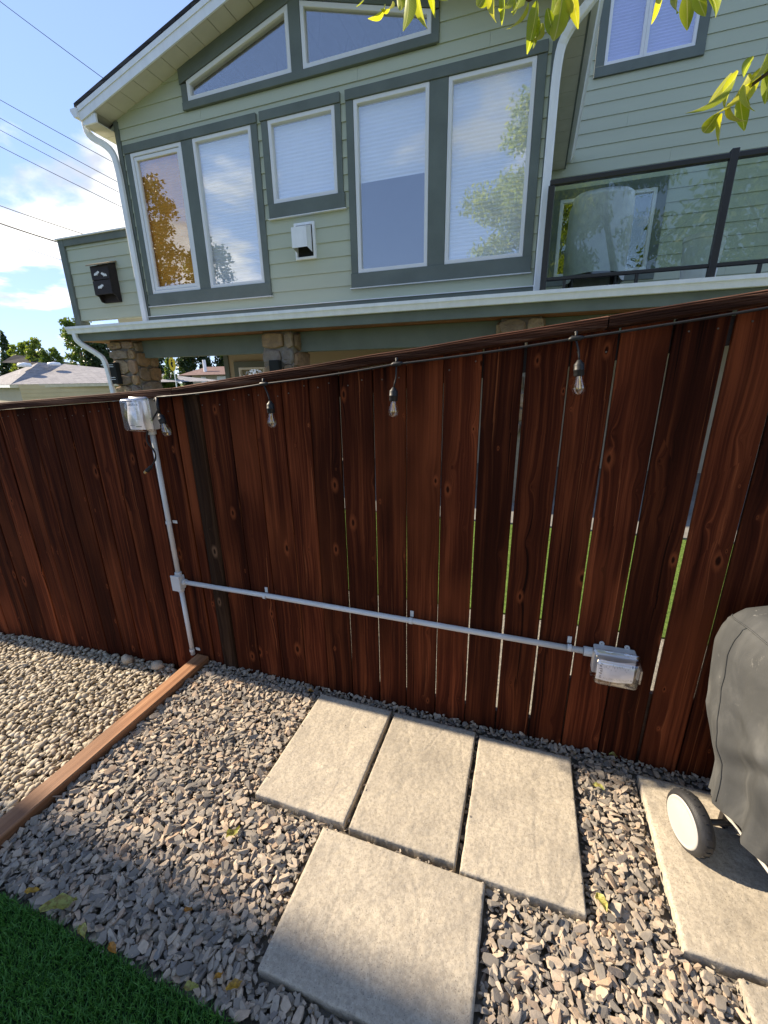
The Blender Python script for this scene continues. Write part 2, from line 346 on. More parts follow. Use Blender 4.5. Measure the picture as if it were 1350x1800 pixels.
def paver_mat():
    m = Mat('concrete_paver'); p = m.pos(); big = m.noise(p, 3.2, 5, 0.6); fine = m.noise(p, 85, 5, 0.7); spk = m.noise(p, 260, 2, 0.5)
    blo = m.noise(p, 9, 6, 0.65)
    c = m.ramp(m.math('ADD', m.math('MULTIPLY', big, 0.6), m.math('MULTIPLY', blo, 0.4)), [(0.34, (0.33, 0.29, 0.235)), (0.50, (0.445, 0.39, 0.31)), (0.66, (0.545, 0.475, 0.37))])
    c = m.mix(m.sstep(fine, 0.36, 0.60, 0.5, 0.0), c, (0.23, 0.20, 0.16)); c = m.mix(m.sstep(spk, 0.60, 0.70, 0, 0.7), c, (0.14, 0.12, 0.10)); c = m.mix(m.sstep(m.noise(p, 180, 3, 0.6), 0.62, 0.72, 0, 0.5), c, (0.66, 0.60, 0.50))
    tone = m.math('ADD', m.math('MULTIPLY', m.orand(), 0.16), 0.9); tn = m.n('ShaderNodeVectorMath', operation='SCALE'); m.l(c, tn.inputs[0]); m.l(tone, tn.inputs['Scale'])
    m.set(tn.outputs[0], 0.9, 0.2); m.bump(m.math('ADD', m.math('MULTIPLY', fine, 0.6), m.math('MULTIPLY', m.noise(p, 24, 5, 0.6), 1.2)), 0.45, 0.006); return m.m
MAT['paver'] = paver_mat()
def shingle_mat(name, c1, c2):
    m = Mat(name); b = m.n('ShaderNodeTexBrick'); m.l(m.map(m.pos(), (1, 0, 2.2)), b.inputs['Vector'])
    sx = m.n('ShaderNodeSeparateXYZ'); m.l(m.pos(), sx.inputs[0]); cb_ = m.n('ShaderNodeCombineXYZ'); m.l(m.math('ADD', sx.outputs[0], m.math('MULTIPLY', sx.outputs[1], 0.6)), cb_.inputs[0]); m.l(m.math('MULTIPLY', sx.outputs[2], 2.4), cb_.inputs[1])
    m.l(cb_.outputs[0], b.inputs['Vector']); b.inputs['Color1'].default_value = (*c1, 1); b.inputs['Color2'].default_value = (*c2, 1); b.inputs['Mortar'].default_value = (*[c*0.55 for c in c1], 1)
    b.inputs['Scale'].default_value = 1.0; b.inputs['Brick Width'].default_value = 0.45; b.inputs['Row Height'].default_value = 0.17; b.inputs['Mortar Size'].default_value = 0.012
    n = m.noise(m.pos(), 6, 5); m.set(m.mix(m.sstep(n, 0.3, 0.7, 0.4, 0), b.outputs[0], tuple(c*0.7 for c in c1)), 0.95, 0.1); m.bump(b.outputs['Fac'], -0.5, 0.02); return m.m
MAT['grey_roof'] = shingle_mat('grey_shingle', (0.27, 0.26, 0.265), (0.37, 0.355, 0.35))
MAT['dark_roof'] = shingle_mat('dark_shingle', (0.05, 0.048, 0.05), (0.10, 0.095, 0.095))
def cover_mat():
    m = Mat('grill_cover_fabric'); p = m.pos(); st = m.noise(m.map(p, (7, 7, 2.2)), 1, 5, 0.6, 0.8); f = m.noise(p, 420, 3, 0.6)
    c = m.ramp(st, [(0.3, (0.044, 0.046, 0.047)), (0.52, (0.064, 0.066, 0.067)), (0.75, (0.115, 0.116, 0.114))])
    w = m.noise(m.map(p, (24, 24, 12)), 1, 6, 0.7); c = m.mix(m.sstep(w, 0.62, 0.75, 0, 0.5), c, (0.33, 0.32, 0.30))
    m.set(c, 0.8, 0.25); m.bump(f, 0.35, 0.002); return m.m
MAT['cover'] = cover_mat()
def lawn_mat(name, a, b):
    m = Mat(name); p = m.pos(); m.set(m.ramp(m.noise(p, 30, 6, 0.7), [(0.3, a), (0.7, b)]), 0.9, 0.1); m.bump(m.noise(p, 90, 4, 0.7), 0.8, 0.03); return m.m
MAT['lawn'] = lawn_mat('lawn', (0.055, 0.105, 0.018), (0.19, 0.27, 0.06))
MAT['ground'] = lawn_mat('far_ground', (0.07, 0.11, 0.03), (0.13, 0.16, 0.05))
MAT['pale_gravel'] = lawn_mat('pale_gravel', (0.20, 0.185, 0.15), (0.42, 0.385, 0.32))

# ------------------------------------------------------------------ the ground
FY = 1.70                                        # front faces of the fence boards
def zleft(x): return -0.115 + 0.056*(x + 1.9)    # pebble bed left of the timber falls away to the left
struct(MB().add([(-900,-900,-1.6),(900,-900,-1.6),(900,900,-1.6),(-900,900,-1.6)], [(0,1,2,3)]).build('ground', MAT['ground']))
struct(MB().box(-1.74, 9, -6, 1.745, -1.55, -0.045).build('garden_soil', MAT['soil']))
struct(MB().add([(-9,-6,zleft(-9)-0.03),(-1.80,-6,zleft(-1.8)-0.03),(-1.80,1.745,zleft(-1.8)-0.03),(-9,1.745,zleft(-9)-0.03)], [(0,1,2,3)]).build('pebble_bed_soil', MAT['soil']))
struct(MB().box(-14, 9, 2.80, 4.80, -1.5, -0.02).build('neighbour_lawn', MAT['lawn']))
struct(MB().box(-14, 9, 1.75, 2.795, -1.5, -0.03).build('gravel_path', MAT['pale_gravel']))
struct(MB().box(-9, 9, 4.805, 9.4, -1.5, 0.0).build('patio_slab', MAT['concrete']))

# ------------------------------------------------------------------ stones
def chip_variants(n, kind):
    out = []
    for k in range(n):
        bm = bmesh.new(); L = random.uniform(0.8, 1.25)
        if kind == 'chip':
            ax = (L, random.uniform(0.45, 0.72), random.uniform(0.2, 0.36))
            for i in range(13):
                v = Vector((random.uniform(-1,1), random.uniform(-1,1), random.uniform(-1,1)))
                q = max(abs(v.x)**3+abs(v.y)**3, 1e-3)**(1/3); v = Vector((v.x/q*random.uniform(0.82,1), v.y/q*random.uniform(0.82,1), 0.95 if v.z > 0 else -0.95))
                v.z += random.uniform(-0.3, 0.25)
                bm.verts.new((v.x*ax[0], v.y*ax[1], v.z*ax[2]))
        else:
            ax = (L, random.uniform(0.62, 0.85), random.uniform(0.38, 0.6))
            for i in range(30):
                v = Vector((random.gauss(0,1), random.gauss(0,1), random.gauss(0,1))).normalized()*random.uniform(0.95, 1.03)
                bm.verts.new((v.x*ax[0], v.y*ax[1], v.z*ax[2]))
        r = bmesh.ops.convex_hull(bm, input=bm.verts)
        bmesh.ops.delete(bm, geom=[e for e in bm.verts if not e.link_faces], context='VERTS')
        bmesh.ops.triangulate(bm, faces=bm.faces); bmesh.ops.recalc_face_normals(bm, faces=bm.faces)
        bm.verts.index_update()
        out.append((np.array([v.co[:] for v in bm.verts]), np.array([[v.index for v in f.verts] for f in bm.faces]))); bm.free()
    return out
def scatter(name, kind, pts, size, tilt, mat, smooth):
    var = chip_variants(24, kind); V = []; F = []; o = 0
    for (x, y, z, s) in pts:
        vv, ff = var[random.randrange(24)]
        e = Matrix.Rotation(random.uniform(0, 6.283), 3, 'Z') @ Matrix.Rotation(random.gauss(0, tilt), 3, 'X') @ Matrix.Rotation(random.gauss(0, tilt), 3, 'Y')
        q = vv @ np.array(e).T * (s*size); q += (x, y, z); V.append(q); F.append(ff + o); o += len(q)
    V = np.concatenate(V); F = np.concatenate(F)
    me = bpy.data.meshes.new(name); me.vertices.add(len(V)); me.vertices.foreach_set('co', V.astype(np.float32).ravel())
    me.loops.add(F.size); me.loops.foreach_set('vertex_index', F.astype(np.int32).ravel())
    me.polygons.add(len(F)); me.polygons.foreach_set('loop_start', np.arange(0, F.size, 3, dtype=np.int32))
    me.update(calc_edges=True); me.validate()
    me.polygons.foreach_set('use_smooth', np.full(len(F), smooth))
    return link(name, me, mat)
PAV = [(-0.945, -0.538, 1.035, 1.642), (-0.522, -0.110, 1.028, 1.634), (-0.098, 0.308, 1.012, 1.622),
       (-0.622, 0.000, 0.560, 1.014), (0.564, 1.170, 1.008, 1.618), (0.690, 1.300, 0.560, 0.996)]
PAV[3] = (-0.618, -0.004, 0.580, 1.010)
def in_paver(x, y, m):
    return any(a-m < x < b+m and c-m < y < d+m for a, b, c, d in PAV)
TURF_Y = 0.478
pts = []
for layer, cell, zb in ((0, 0.021, -0.029), (1, 0.0195, -0.018)):
    xs = np.arange(-1.72, 1.9, cell); ys = np.arange(-0.25, 1.72, cell)
    for x in xs:
        for y in ys:
            px = x + random.uniform(-0.5, 0.5)*cell; py = y + random.uniform(-0.5, 0.5)*cell
            if in_paver(px, py, 0.012 if layer else 0.003) or py < TURF_Y + 0.012 and px < -0.43 or py > 1.705: continue
            s = random.lognormvariate(0, 0.32)
            near = in_paver(px, py, 0.03)
            pts.append((px, py, zb + random.uniform(-0.006, 0.009) - (0.006 if near else 0), min(s, 1.5)*(0.72 if near else 1)*(0.8 if py > 1.62 else 1)))
for _ in range(5200):
    px, py = random.uniform(-1.70, 1.6), random.uniform(0.47, 1.70)
    if in_paver(px, py, 0.002): continue
    pts.append((px, py, random.uniform(-0.024, -0.010), random.uniform(0.28, 0.5)))
for (a, b_, c, d) in PAV:                          # a few chips kicked onto the slabs' edges
    for _ in range(5): pts.append((random.choice((a+0.012, b_-0.012, random.uniform(a, b_))), random.uniform(c+0.02, d-0.02) if random.random() < 0.6 else d-0.01, 0.004, random.uniform(0.2, 0.36)))
o = scatter('slate_gravel', 'chip', pts, 0.0157, 0.28, MAT['chip'], False)
stuff(tag(o, 'angular grey slate gravel around the concrete pavers', 'gravel'))
pts = []
for layer, cell, dz in ((0, 0.031, -0.018), (1, 0.0245, 0.0)):
    for x in np.arange(-4.6, -1.82, cell):
        for y in np.arange(0.35, 1.72, cell):
            px = x + random.uniform(-0.5, 0.5)*cell; py = y + random.uniform(-0.5, 0.5)*cell
            if px > -1.835 or py > 1.70: continue
            pts.append((px, py, zleft(px) + dz + random.uniform(-0.007, 0.01), min(random.lognormvariate(0, 0.22), 1.5)))
o = scatter('pebble_gravel', 'pebble', pts, 0.0175, 0.35, MAT['pebble'], True)
stuff(tag(o, 'rounded beige river pebbles left of the timber edging', 'gravel'))
# two larger cobbles at the foot of the fence
for (u, v, r, lab) in ((227, 1172, 0.045, 'large round tan cobble by the fence, left of the pair'), (279, 1180, 0.047, 'large round tan cobble by the fence, nearest the timber edging')):
    x, y, z = P(u, v, 1.645); z = zleft(x) + 0.028
    vv, ff = chip_variants(1, 'pebble')[0]; b = MB(); b.add([(p[0]*r*0.9+x, p[1]*r*1.1+y, p[2]*r*1.5+z) for p in vv], [tuple(f) for f in ff])
    tag(b.build('cobble', MAT['pebble'], smooth=True), lab, 'stone', 'large cobbles at the fence foot')

# ------------------------------------------------------------------ pavers
from mathutils import noise as mnoise
def paver(i, x0, x1, y0, y1, label):
    nx, ny = 84, 100; V = []; F = []; T = 0.05; zt = (0.0, 0.003, 0.001, -0.004, 0.002, -0.003)[i]
    wob = lambda t, k: 0.0022*mnoise.noise(Vector((t*9, k*3.1+i*7, 0))) + 0.0012*mnoise.noise(Vector((t*40, k*5.1+i*3, 1)))
    for a in range(ny+1):
        for b in range(nx+1):
            s, t = b/nx, a/ny
            # rows bunch towards the border so that the rounded arris has faces of its own
            s = 0.5-0.5*math.cos(math.pi*s) if False else s
            x = x0 + (x1-x0)*s; y = y0 + (y1-y0)*t
            ex = min(b, nx-b); ey = min(a, ny-a)
            q = Vector((x*6.5, y*6.5, i*11.0))
            z = 0.0022*mnoise.noise(q) + 0.0022*abs(mnoise.noise(q*2.3)) + 0.0011*mnoise.noise(q*6) + 0.0007*mnoise.noise(q*14)
            # a couple of embossed cleft lines
            cl = mnoise.noise(Vector((x*4.2+i*5, y*2.0, i*3.7))); z -= 0.0016*max(0, 1-abs(cl)/0.022)
            e = min(ex, ey)
            z += (-0.007, -0.0012, -0.0003, 0)[min(e, 3)]
            if ex == 0: x += wob(t, 1 if b == 0 else 2) + (0.003 if b == 0 else -0.003)
            if ey == 0: y += wob(s, 3 if a == 0 else 4) + (0.003 if a == 0 else -0.003)
            if ex == 1: x = (x0+0.0045) if b == 1 else (x1-0.0045)
            if ey == 1: y = (y0+0.0045) if a == 1 else (y1-0.0045)
            V.append((x, y, zt+z))
    w = nx+1
    for a in range(ny):
        for b in range(nx): F.append((a*w+b, a*w+b+1, (a+1)*w+b+1, (a+1)*w+b))
    rim = [b for b in range(nx+1)] + [a*w+nx for a in range(1, ny+1)] + [ny*w+b for b in range(nx-1, -1, -1)] + [a*w for a in range(ny-1, 0, -1)]
    o = len(V)
    for k in rim: x, y, z = V[k]; V.append((x, y, -T))
    n = len(rim)
    for k in range(n): F.append((rim[k], o+k, o+(k+1) % n, rim[(k+1) % n]))
    me = bpy.data.meshes.new('paver'); me.from_pydata(V, [], F); me.update()
    bm = bmesh.new(); bm.from_mesh(me); bmesh.ops.recalc_face_normals(bm, faces=bm.faces); bm.to_mesh(me); bm.free()
    for p in me.polygons: p.use_smooth = True
    return tag(link('paver', me, MAT['paver']), label, 'paver', 'concrete pavers set in the gravel')
PL = ['beige concrete paver in the back row, nearest the timber edging', 'beige concrete paver in the middle of the back row of three',
      'beige concrete paver in the back row with a long cleft, nearest the grill', 'large concrete paver in front of the row, half in shade',
      'concrete paver under the wheel of the covered grill', 'concrete paver at the lower right corner, in front of the grill paver']
for i, (a, b, c, d) in enumerate(PAV): paver(i, a, b, c, d, PL[i])

# ------------------------------------------------------------------ turf
def turf():
    n = 52000; V = np.zeros((n*5, 3)); x = RNG.uniform(-2.1, -0.45, n); y = RNG.uniform(-0.1, TURF_Y, n)
    y = np.where(y > TURF_Y-0.004, TURF_Y-0.004, y)
    L = RNG.uniform(0.020, 0.034, n); a = RNG.uniform(0, 6.283, n); w = RNG.uniform(0.0009, 0.0016, n); ln = RNG.uniform(0.2, 0.95, n)
    clump = np.sin(x*37+np.sin(y*29)*2)*0.6+RNG.uniform(0, 6.283, n); dx, dy = np.cos(clump), np.sin(clump)
    bx, by = -np.sin(a)*w, np.cos(a)*w; z0 = -0.03
    V[0::5] = np.stack([x-bx, y-by, np.full(n, z0)], 1); V[1::5] = np.stack([x+bx, y+by, np.full(n, z0)], 1)
    mx_, my_ = x+dx*L*ln*0.3, y+dy*L*ln*0.3
    V[2::5] = np.stack([mx_+bx*.9, my_+by*.9, z0+L*0.7], 1); V[3::5] = np.stack([mx_-bx*.9, my_-by*.9, z0+L*0.7], 1)
    V[4::5] = np.stack([x+dx*L*ln, y+dy*L*ln, z0+L*(1.15-ln*0.35)], 1)
    i = np.arange(n)*5; tri = np.concatenate([np.stack([i, i+1, i+2], 1), np.stack([i, i+2, i+3], 1), np.stack([i+3, i+2, i+4], 1)])
    me = bpy.data.meshes.new('turf'); me.vertices.add(len(V)); me.vertices.foreach_set('co', V.astype(np.float32).ravel())
    me.loops.add(tri.size); me.loops.foreach_set('vertex_index', tri.astype(np.int32).ravel()); me.polygons.add(len(tri)); me.polygons.foreach_set('loop_start', np.arange(0, tri.size, 3, dtype=np.int32))
    me.update(calc_edges=True)
    stuff(tag(link('turf', me, MAT['turf']), 'dark green artificial turf at the lower left corner', 'turf'))
    struct(MB().box(-2.3, -0.44, -6, TURF_Y-0.006, -0.06, -0.028).build('turf_backing', simple('turf_back', (0.012, 0.03, 0.012), 0.95, 0.1, 0.2, 40)))
turf()

# ------------------------------------------------------------------ timber edging
b = MB(); n = 24
for k in range(n+1):
    y = -0.4 + (1.693+0.4)*k/n; dx = 0.004*mnoise.noise(Vector((0, y*2, 3))); dz = 0.002*mnoise.noise(Vector((4, y*3, 3)))
    for (x, z) in ((-1.822, -0.20), (-1.822, 0.016), (-1.818, 0.021), (-1.740, 0.021), (-1.735, 0.016), (-1.735, -0.20)): b.v.append((x+dx, y, z+dz))
for k in range(n):
    for j in range(6): b.f.append((k*6+j, k*6+(j+1) % 6, (k+1)*6+(j+1) % 6, (k+1)*6+j))
b.f += [tuple(range(6)), tuple(range(n*6+5, n*6-1, -1))]
tag(b.build('edging_timber', MAT['timber']), 'reddish brown timber edging board between pebbles and slate gravel', 'timber')

# ------------------------------------------------------------------ fence
fence = thing('wooden_fence', 'dark red-brown stained board fence with a weathered cap rail', 'fence', (0, FY, 0))
def ztop(x):                                     # underside of the cap rail
    return 1.561 + (0.113*(x+1.63) if x > -1.63 else 0.0555*(x+1.63))
edges = [(-1.530, -1.372, 3), (-1.366, -1.225, 3), (-1.220, -1.068, 5), (-1.062, -0.929, 4), (-0.924, -0.785, 3), (-0.779, -0.631, 5), (-0.624, -0.485, 5),
         (-0.477, -0.333, 7), (-0.325, -0.184, 8), (-0.175, -0.036, 8), (-0.025, 0.116, 9), (0.128, 0.266, 8), (0.276, 0.421, 7), (0.430, 0.5745, 7), (0.594, 0.730, 9), (0.739, 0.884, 8), (0.892, 1.034, 6)]
bds = [(a-(0.0016 if a > -0.5 else 0.0004), c+(0.0016 if a > -0.5 else 0.0004)) for a, c, _ in edges]
x = 1.04
while x < 3.0: bds.append((x, x+0.141)); x += 0.15
for a, c in ((-1.698, -1.634), (-1.853, -1.705), (-2.007, -1.858), (-2.163, -2.012), (-2.315, -2.168), (-2.463, -2.320), (-2.616, -2.468), (-2.772, -2.621), (-2.919, -2.777)): bds.append((a, c))
x = -2.922
bds = [(a+0.0012, c-0.0012) if a < -1.64 else (a, c) for a, c in bds]
while x > -6.2: bds.append((x-0.1445, x)); x -= 0.1505
for (a, c) in bds:
    m_ = (a+c)/2; zb = -0.06 if a > -1.75 else zleft(m_) - 0.08
    dy = random.uniform(0, 0.004); tlt = random.uniform(-0.002, 0.002)
    nb = 14; b = MB(); ph = random.uniform(0, 99)
    for k in range(nb+1):
        t = k/nb; wa = 0.0012*mnoise.noise(Vector((ph, t*5, 0))); wc = 0.0012*mnoise.noise(Vector((ph, t*5, 9))); bow = 0.003*mnoise.noise(Vector((ph, t*1.5, 4)))
        for (xx, yy, ed) in ((a+wa, 0.0025, 0), (a+wa+0.0025, 0, 0), (c+wc-0.0025, 0, 0), (c+wc, 0.0025, 0), (c+wc, 0.016, 0), (a+wa, 0.016, 0)):
            b.v.append((xx + tlt*t, FY+dy+yy+bow, zb + (ztop(xx)-0.002-zb)*t))
    for k in range(nb):
        for j in range(6): b.f.append((k*6+j, k*6+(j+1) % 6, (k+1)*6+(j+1) % 6, (k+1)*6+j))
    b.f += [tuple(range(6)), tuple(range(nb*6+5, nb*6-1, -1))]
    b.build('board', MAT['fence'], fence)
x = -1.155
while x > -6.2:
    b = MB(); zb = zleft(x)-0.1 if x < -1.75 else -0.08
    b.prism([(x-0.139, zb), (x, zb), (x, ztop(x)-0.003), (x-0.139, ztop(x-0.139)-0.003)], 1.7615, 1.777); b.build('far_side_board', MAT['fence'], fence); x -= 0.1405
# half-round weathered post face between the two fence runs
b = MB(); n = 40; prof = [(-0.050, 0.02), (-0.049, 0.004), (-0.040, -0.010), (-0.020, -0.017), (0.004, -0.018), (0.026, -0.013), (0.040, -0.002), (0.046, 0.02)]
for k in range(n+1):
    t = k/n; z = -0.06 + (ztop(-1.58)-0.003+0.06)*t; dx = 0.005*mnoise.noise(Vector((1, z*2.2, 8)))
    for j, (px, py) in enumerate(prof): b.v.append((-1.580+px+dx+0.0015*mnoise.noise(Vector((j, z*9, 2))), FY+py+0.003*mnoise.noise(Vector((j*3, z*6, 5))), z))
w = len(prof)
for k in range(n):
    for j in range(w-1): b.f.append((k*w+j, k*w+j+1, (k+1)*w+j+1, (k+1)*w+j))
b.build('post', MAT['post'], fence)['label'] = 'greyer rough weathered post strip between the boards'
# cap rail: two lengths butted at x = -1.63, front overhangs the boards
CAPP = [(1.645, 0.0), (1.735, 0.0), (1.740, 0.004), (1.740, 0.034), (1.735, 0.038), (1.690, 0.0375), (1.650, 0.038), (1.6415, 0.0345), (1.6425, 0.0310), (1.6400, 0.0285), (1.6400, 0.0250), (1.6420, 0.0232), (1.6398, 0.0205), (1.6400, 0.0165), (1.6422, 0.0150), (1.6402, 0.0125), (1.6402, 0.0085), (1.6418, 0.0072), (1.6405, 0.0045)]
for xa, xb in ((-6.2, -1.634), (-1.629, 0.22), (0.224, 3.0)):
    b = MB(); n = 90; w8 = len(CAPP)
    for k in range(n+1):
        x = xa + (xb-xa)*k/n; z = ztop(x); q = 0.0022*mnoise.noise(Vector((x*4, 1, 2))); q2 = 0.0022*mnoise.noise(Vector((x*4, 5, 2)))
        for j, (yy, zv) in enumerate(CAPP): b.v.append((x, yy+q+(0.0012*mnoise.noise(Vector((x*3, j*5.3, 2))) if j > 3 else 0), z+zv+q2))
    for k in range(n):
        for j in range(w8): b.f.append((k*w8+j, k*w8+(j+1) % w8, (k+1)*w8+(j+1) % w8, (k+1)*w8+j))
    b.f += [tuple(range(w8)), tuple(range(n*w8+w8-1, n*w8-1, -1))]
    b.build('cap_rail', MAT['cap'], fence)
for xa, xb in ((-6.2, -1.585), (-1.580, 3.0)):
    for dz, hgt in ((-0.105, 0.089), (-0.86, 0.089), (-1.50, 0.089)):
        b = MB(); za, zb = ztop(xa)+dz, ztop(xb)+dz
        b.add([(xa,1.722,za),(xb,1.722,zb),(xb,1.76,zb),(xa,1.76,za),(xa,1.722,za+hgt),(xb,1.722,zb+hgt),(xb,1.76,zb+hgt),(xa,1.76,za+hgt)], [(0,3,2,1),(4,5,6,7),(0,1,5,4),(1,2,6,5),(2,3,7,6),(3,0,4,7)])
        if dz == -0.86 or dz == -1.50 and xa > -2: continue
        b.build('rail', MAT['rail'], fence)
b = MB()
for (a, c) in bds:
    if not -3.4 < a < 1.0 or c-a < 0.1: continue
    for px in (a+0.030, c-0.030):
        for dz in (-0.052,):
            z = ztop(px)+dz+random.uniform(-0.022, 0.016)
            b.lathe([(0.0001, -0.0004), (0.0015, -0.0004), (0.0022, -0.0012), (0.0030, -0.0006), (0.0032, 0.002)], 8, (px+random.uniform(-0.016, 0.016), FY+0.001, z), (0, 1, 0))
stuff(b.build('screw_heads', simple('old_screws', (0.16, 0.14, 0.12), 0.5, 0.4, 0.3, 30, metal=0.6), fence))
MB().box(0.15, 3.0, 1.722, 1.745, -0.10, 0.335).build('kick_board', MAT['rail'], fence)
MB().box(-1.58, 0.148, 1.722, 1.745, -0.10, 0.07).build('kick_board', MAT['rail'], fence)

# ------------------------------------------------------------------ conduit run and the two weatherproof outlet boxes
cond = thing('electrical_conduit', 'grey plastic conduit running down the fence and across it to the lower box', 'conduit', (-1.84, FY, 0))
CY = FY - 0.019; r = 0.0130
MB().tube([(-1.842, CY, 0.022), (-1.842, CY, 0.475)], r, 14).build('riser', MAT['pvc'], cond, smooth=True)
MB().tube([(-1.842, CY, 0.565), (-1.842, CY, 1.395)], r, 14).build('riser', MAT['pvc'], cond, smooth=True)
MB().tube([(-1.80, CY, 0.521), (-1.2, CY, 0.524), (-0.4, CY, 0.5195), (0.30, CY, 0.516)], r, 14).build('horizontal_run', MAT['pvc'], cond, smooth=True)
b = MB().box(-1.868, -1.816, FY-0.046, FY-0.002, 0.478, 0.562); te = b.build('junction_body', MAT['pvc'], cond, bevel=0.004)
MB().box(-1.873, -1.811, FY-0.052, FY-0.044, 0.472, 0.568).build('cover_plate', MAT['pvc'], te, bevel=0.002)
b = MB()
for o_, ax in (((-1.842, CY, 0.558), (0,0,1)), ((-1.842, CY, 0.482), (0,0,-1)), ((-1.820, CY, 0.521), (1,0,0))):
    b.lathe([(0.001, 0), (0.019, 0), (0.019, 0.022), (r, 0.024)], 14, o_, ax)
b.build('collar', MAT['pvc'], te)
def strap(x, z, vert):
    b = MB(); n = 8; W = 0.008
    for s in (-1, 1):
        for k in range(n+1):
            a = math.pi*k/n; p, q = math.cos(a)*(r+0.0035), math.sin(a)*(r+0.0035)
            if vert: b.v.append((x+p, CY-q, z+s*W))
            else: b.v.append((x+s*W, CY-q, z+p))
    for k in range(n): b.f.append((k, k+1, n+2+k, n+1+k))
    if vert: b.box(x+r, x+r+0.030, FY-0.005, FY-0.0015, z-W, z+W); b.lathe([(0.0001,-0.002),(0.004,-0.002),(0.004,0.002)], 8, (x+r+0.02, FY-0.004, z), (0,1,0))
    else: b.box(x-W, x+W, FY-0.005, FY-0.0015, z+r, z+r+0.030); b.lathe([(0.0001,-0.002),(0.004,-0.002),(0.004,0.002)], 8, (x, FY-0.004, z+r+0.02), (0,1,0))
    b.build('strap', MAT['pvc'], cond)
strap(-1.842, 0.885, True); strap(-1.842, 0.055, True)
for x in (-1.263, -0.451, 0.245): strap(x, 0.5205, False)

def outlet_box(name, label, x0, x1, z0, z1, horiz):
    t = thing(name, label, 'outlet box', ((x0+x1)/2, FY, z0), 'weatherproof outlet boxes on the fence')
    yb = FY-0.002
    MB().box(x0, x1, yb-0.050, yb, z0, z1).build('back_box', MAT['pvc'], t, bevel=0.004)
    b = MB()
    ears = [(x0+0.03, z1), (x1-0.03, z1)] if horiz else [(x1, z1-0.03), (x1, z0+0.03)]
    for (ex, ez) in ears: b.lathe([(0.003, 0), (0.010, 0), (0.010, 0.005), (0.003, 0.005)], 10, (ex + (0 if horiz else 0.006), yb-0.006, ez + (0.006 if horiz else 0)), (0, 1, 0))
    b.build('mounting_lug', MAT['pvc'], t)
    # cover: a deep rounded bubble of clear plastic with a rim, hinges and latch
    rx = [(-0.006, 0.050, 1.0), (-0.006, 0.060, 1.0), (0.0, 0.061, 1.0), (0.001, 0.105, 1.0), (0.005, 0.119, 1.0), (0.012, 0.124, 1.0)]
    b = MB(); rings = []
    for (ins, dep, _) in rx:
        ax0, ax1, az0, az1 = x0-0.004+ins, x1+0.004-ins, z0-0.004+ins, z1+0.004-ins; rc = 0.014; ring = []
        for (cx, cz, a0) in ((ax1-rc, az1-rc, 0), (ax0+rc, az1-rc, 90), (ax0+rc, az0+rc, 180), (ax1-rc, az0+rc, 270)):
            for q in (0, 30, 60, 90): ring.append((cx+rc*math.cos(R(a0+q)), yb-dep, cz+rc*math.sin(R(a0+q))))
        rings.append(ring)
    n = len(rings[0])
    for rg in rings: b.v += rg
    for k in range(len(rings)-1):
        for j in range(n): b.f.append((k*n+j, k*n+(j+1) % n, (k+1)*n+(j+1) % n, (k+1)*n+j))
    b.f.append(tuple((len(rings)-1)*n+j for j in range(n)))
    cv = b.build('clear_cover', MAT['clear'], t, smooth=True)
    if horiz:
        for hx in (x0+0.035, x1-0.050): MB().tube([(hx, yb-0.056, z1+0.006), (hx+0.028, yb-0.056, z1+0.006)], 0.006, 8).build('hinge', MAT['clear'], cv)
        MB().box(x1+0.003, x1+0.012, yb-0.100, yb-0.062, z0+0.02, z1-0.03).build('latch', MAT['clear'], cv)
    else:
        for hz in (z0+0.035, z1-0.055): MB().tube([(x1+0.006, yb-0.056, hz), (x1+0.006, yb-0.056, hz+0.028)], 0.006, 8).build('hinge', MAT['clear'], cv)
        MB().box(x0-0.012, x0-0.003, yb-0.075, yb-0.062, z0+0.05, z1-0.05).build('latch', MAT['clear'], cv)
    # folded instruction sheet inside
    b = MB(); nx, nz = 10, 6; ix0, ix1, iz0, iz1 = x0+0.008, x1-0.012, z0+0.006, z1-0.012
    fy = lambda s, t: yb-0.088 - 0.010*math.sin(s*3.3+0.3) - 0.006*math.sin(t*5)
    for a in range(nz+1):
        for c in range(nx+1): s, q = c/nx, a/nz; b.v.append((ix0+(ix1-ix0)*s, fy(s, q), iz0+(iz1-iz0)*q))
    for a in range(nz):
        for c in range(nx): b.f.append((a*(nx+1)+c, a*(nx+1)+c+1, (a+1)*(nx+1)+c+1, (a+1)*(nx+1)+c))
    sh = b.build('paper_label', MAT['paper'], cv, smooth=True)
    b = MB()
    def mark(s0, s1, t0, t1):
        st = 3 if abs(s1-s0) > 0.3 else 1
        for k in range(st):
            a_, c_ = s0+(s1-s0)*k/st, s0+(s1-s0)*(k+1)/st; b.add([(ix0+(ix1-ix0)*s, fy(s, q)-0.0012, iz0+(iz1-iz0)*q) for s, q in ((a_,t0),(c_,t0),(c_,t1),(a_,t1))], [(0,1,2,3)])
    if horiz:                                    # text lines run up the sheet, the heading stands at its left edge
        for k in range(7): mark(0.07+random.uniform(-0.02, 0.02), 0.13+random.uniform(-0.01, 0.02), 0.14+k*0.105, 0.14+k*0.105+random.uniform(0.03, 0.075))
        for k in range(17): s = 0.20+k*0.042; mark(s, s+0.008, 0.12+random.uniform(0, 0.05), 0.86-random.uniform(0, 0.25))
        mark(0.93, 0.97, 0.15, 0.85)
    else:
        for k in range(6): mark(0.12+k*0.12, 0.12+k*0.12+random.uniform(0.04, 0.09), 0.86, 0.92+random.uniform(-0.02, 0.03))
        for k in range(14): q = 0.20+k*0.044; mark(0.10+random.uniform(0, 0.05), 0.88-random.uniform(0, 0.3), q, q+0.007)
        mark(0.55, 0.86, 0.10, 0.13); mark(0.1, 0.5, 0.14, 0.16)
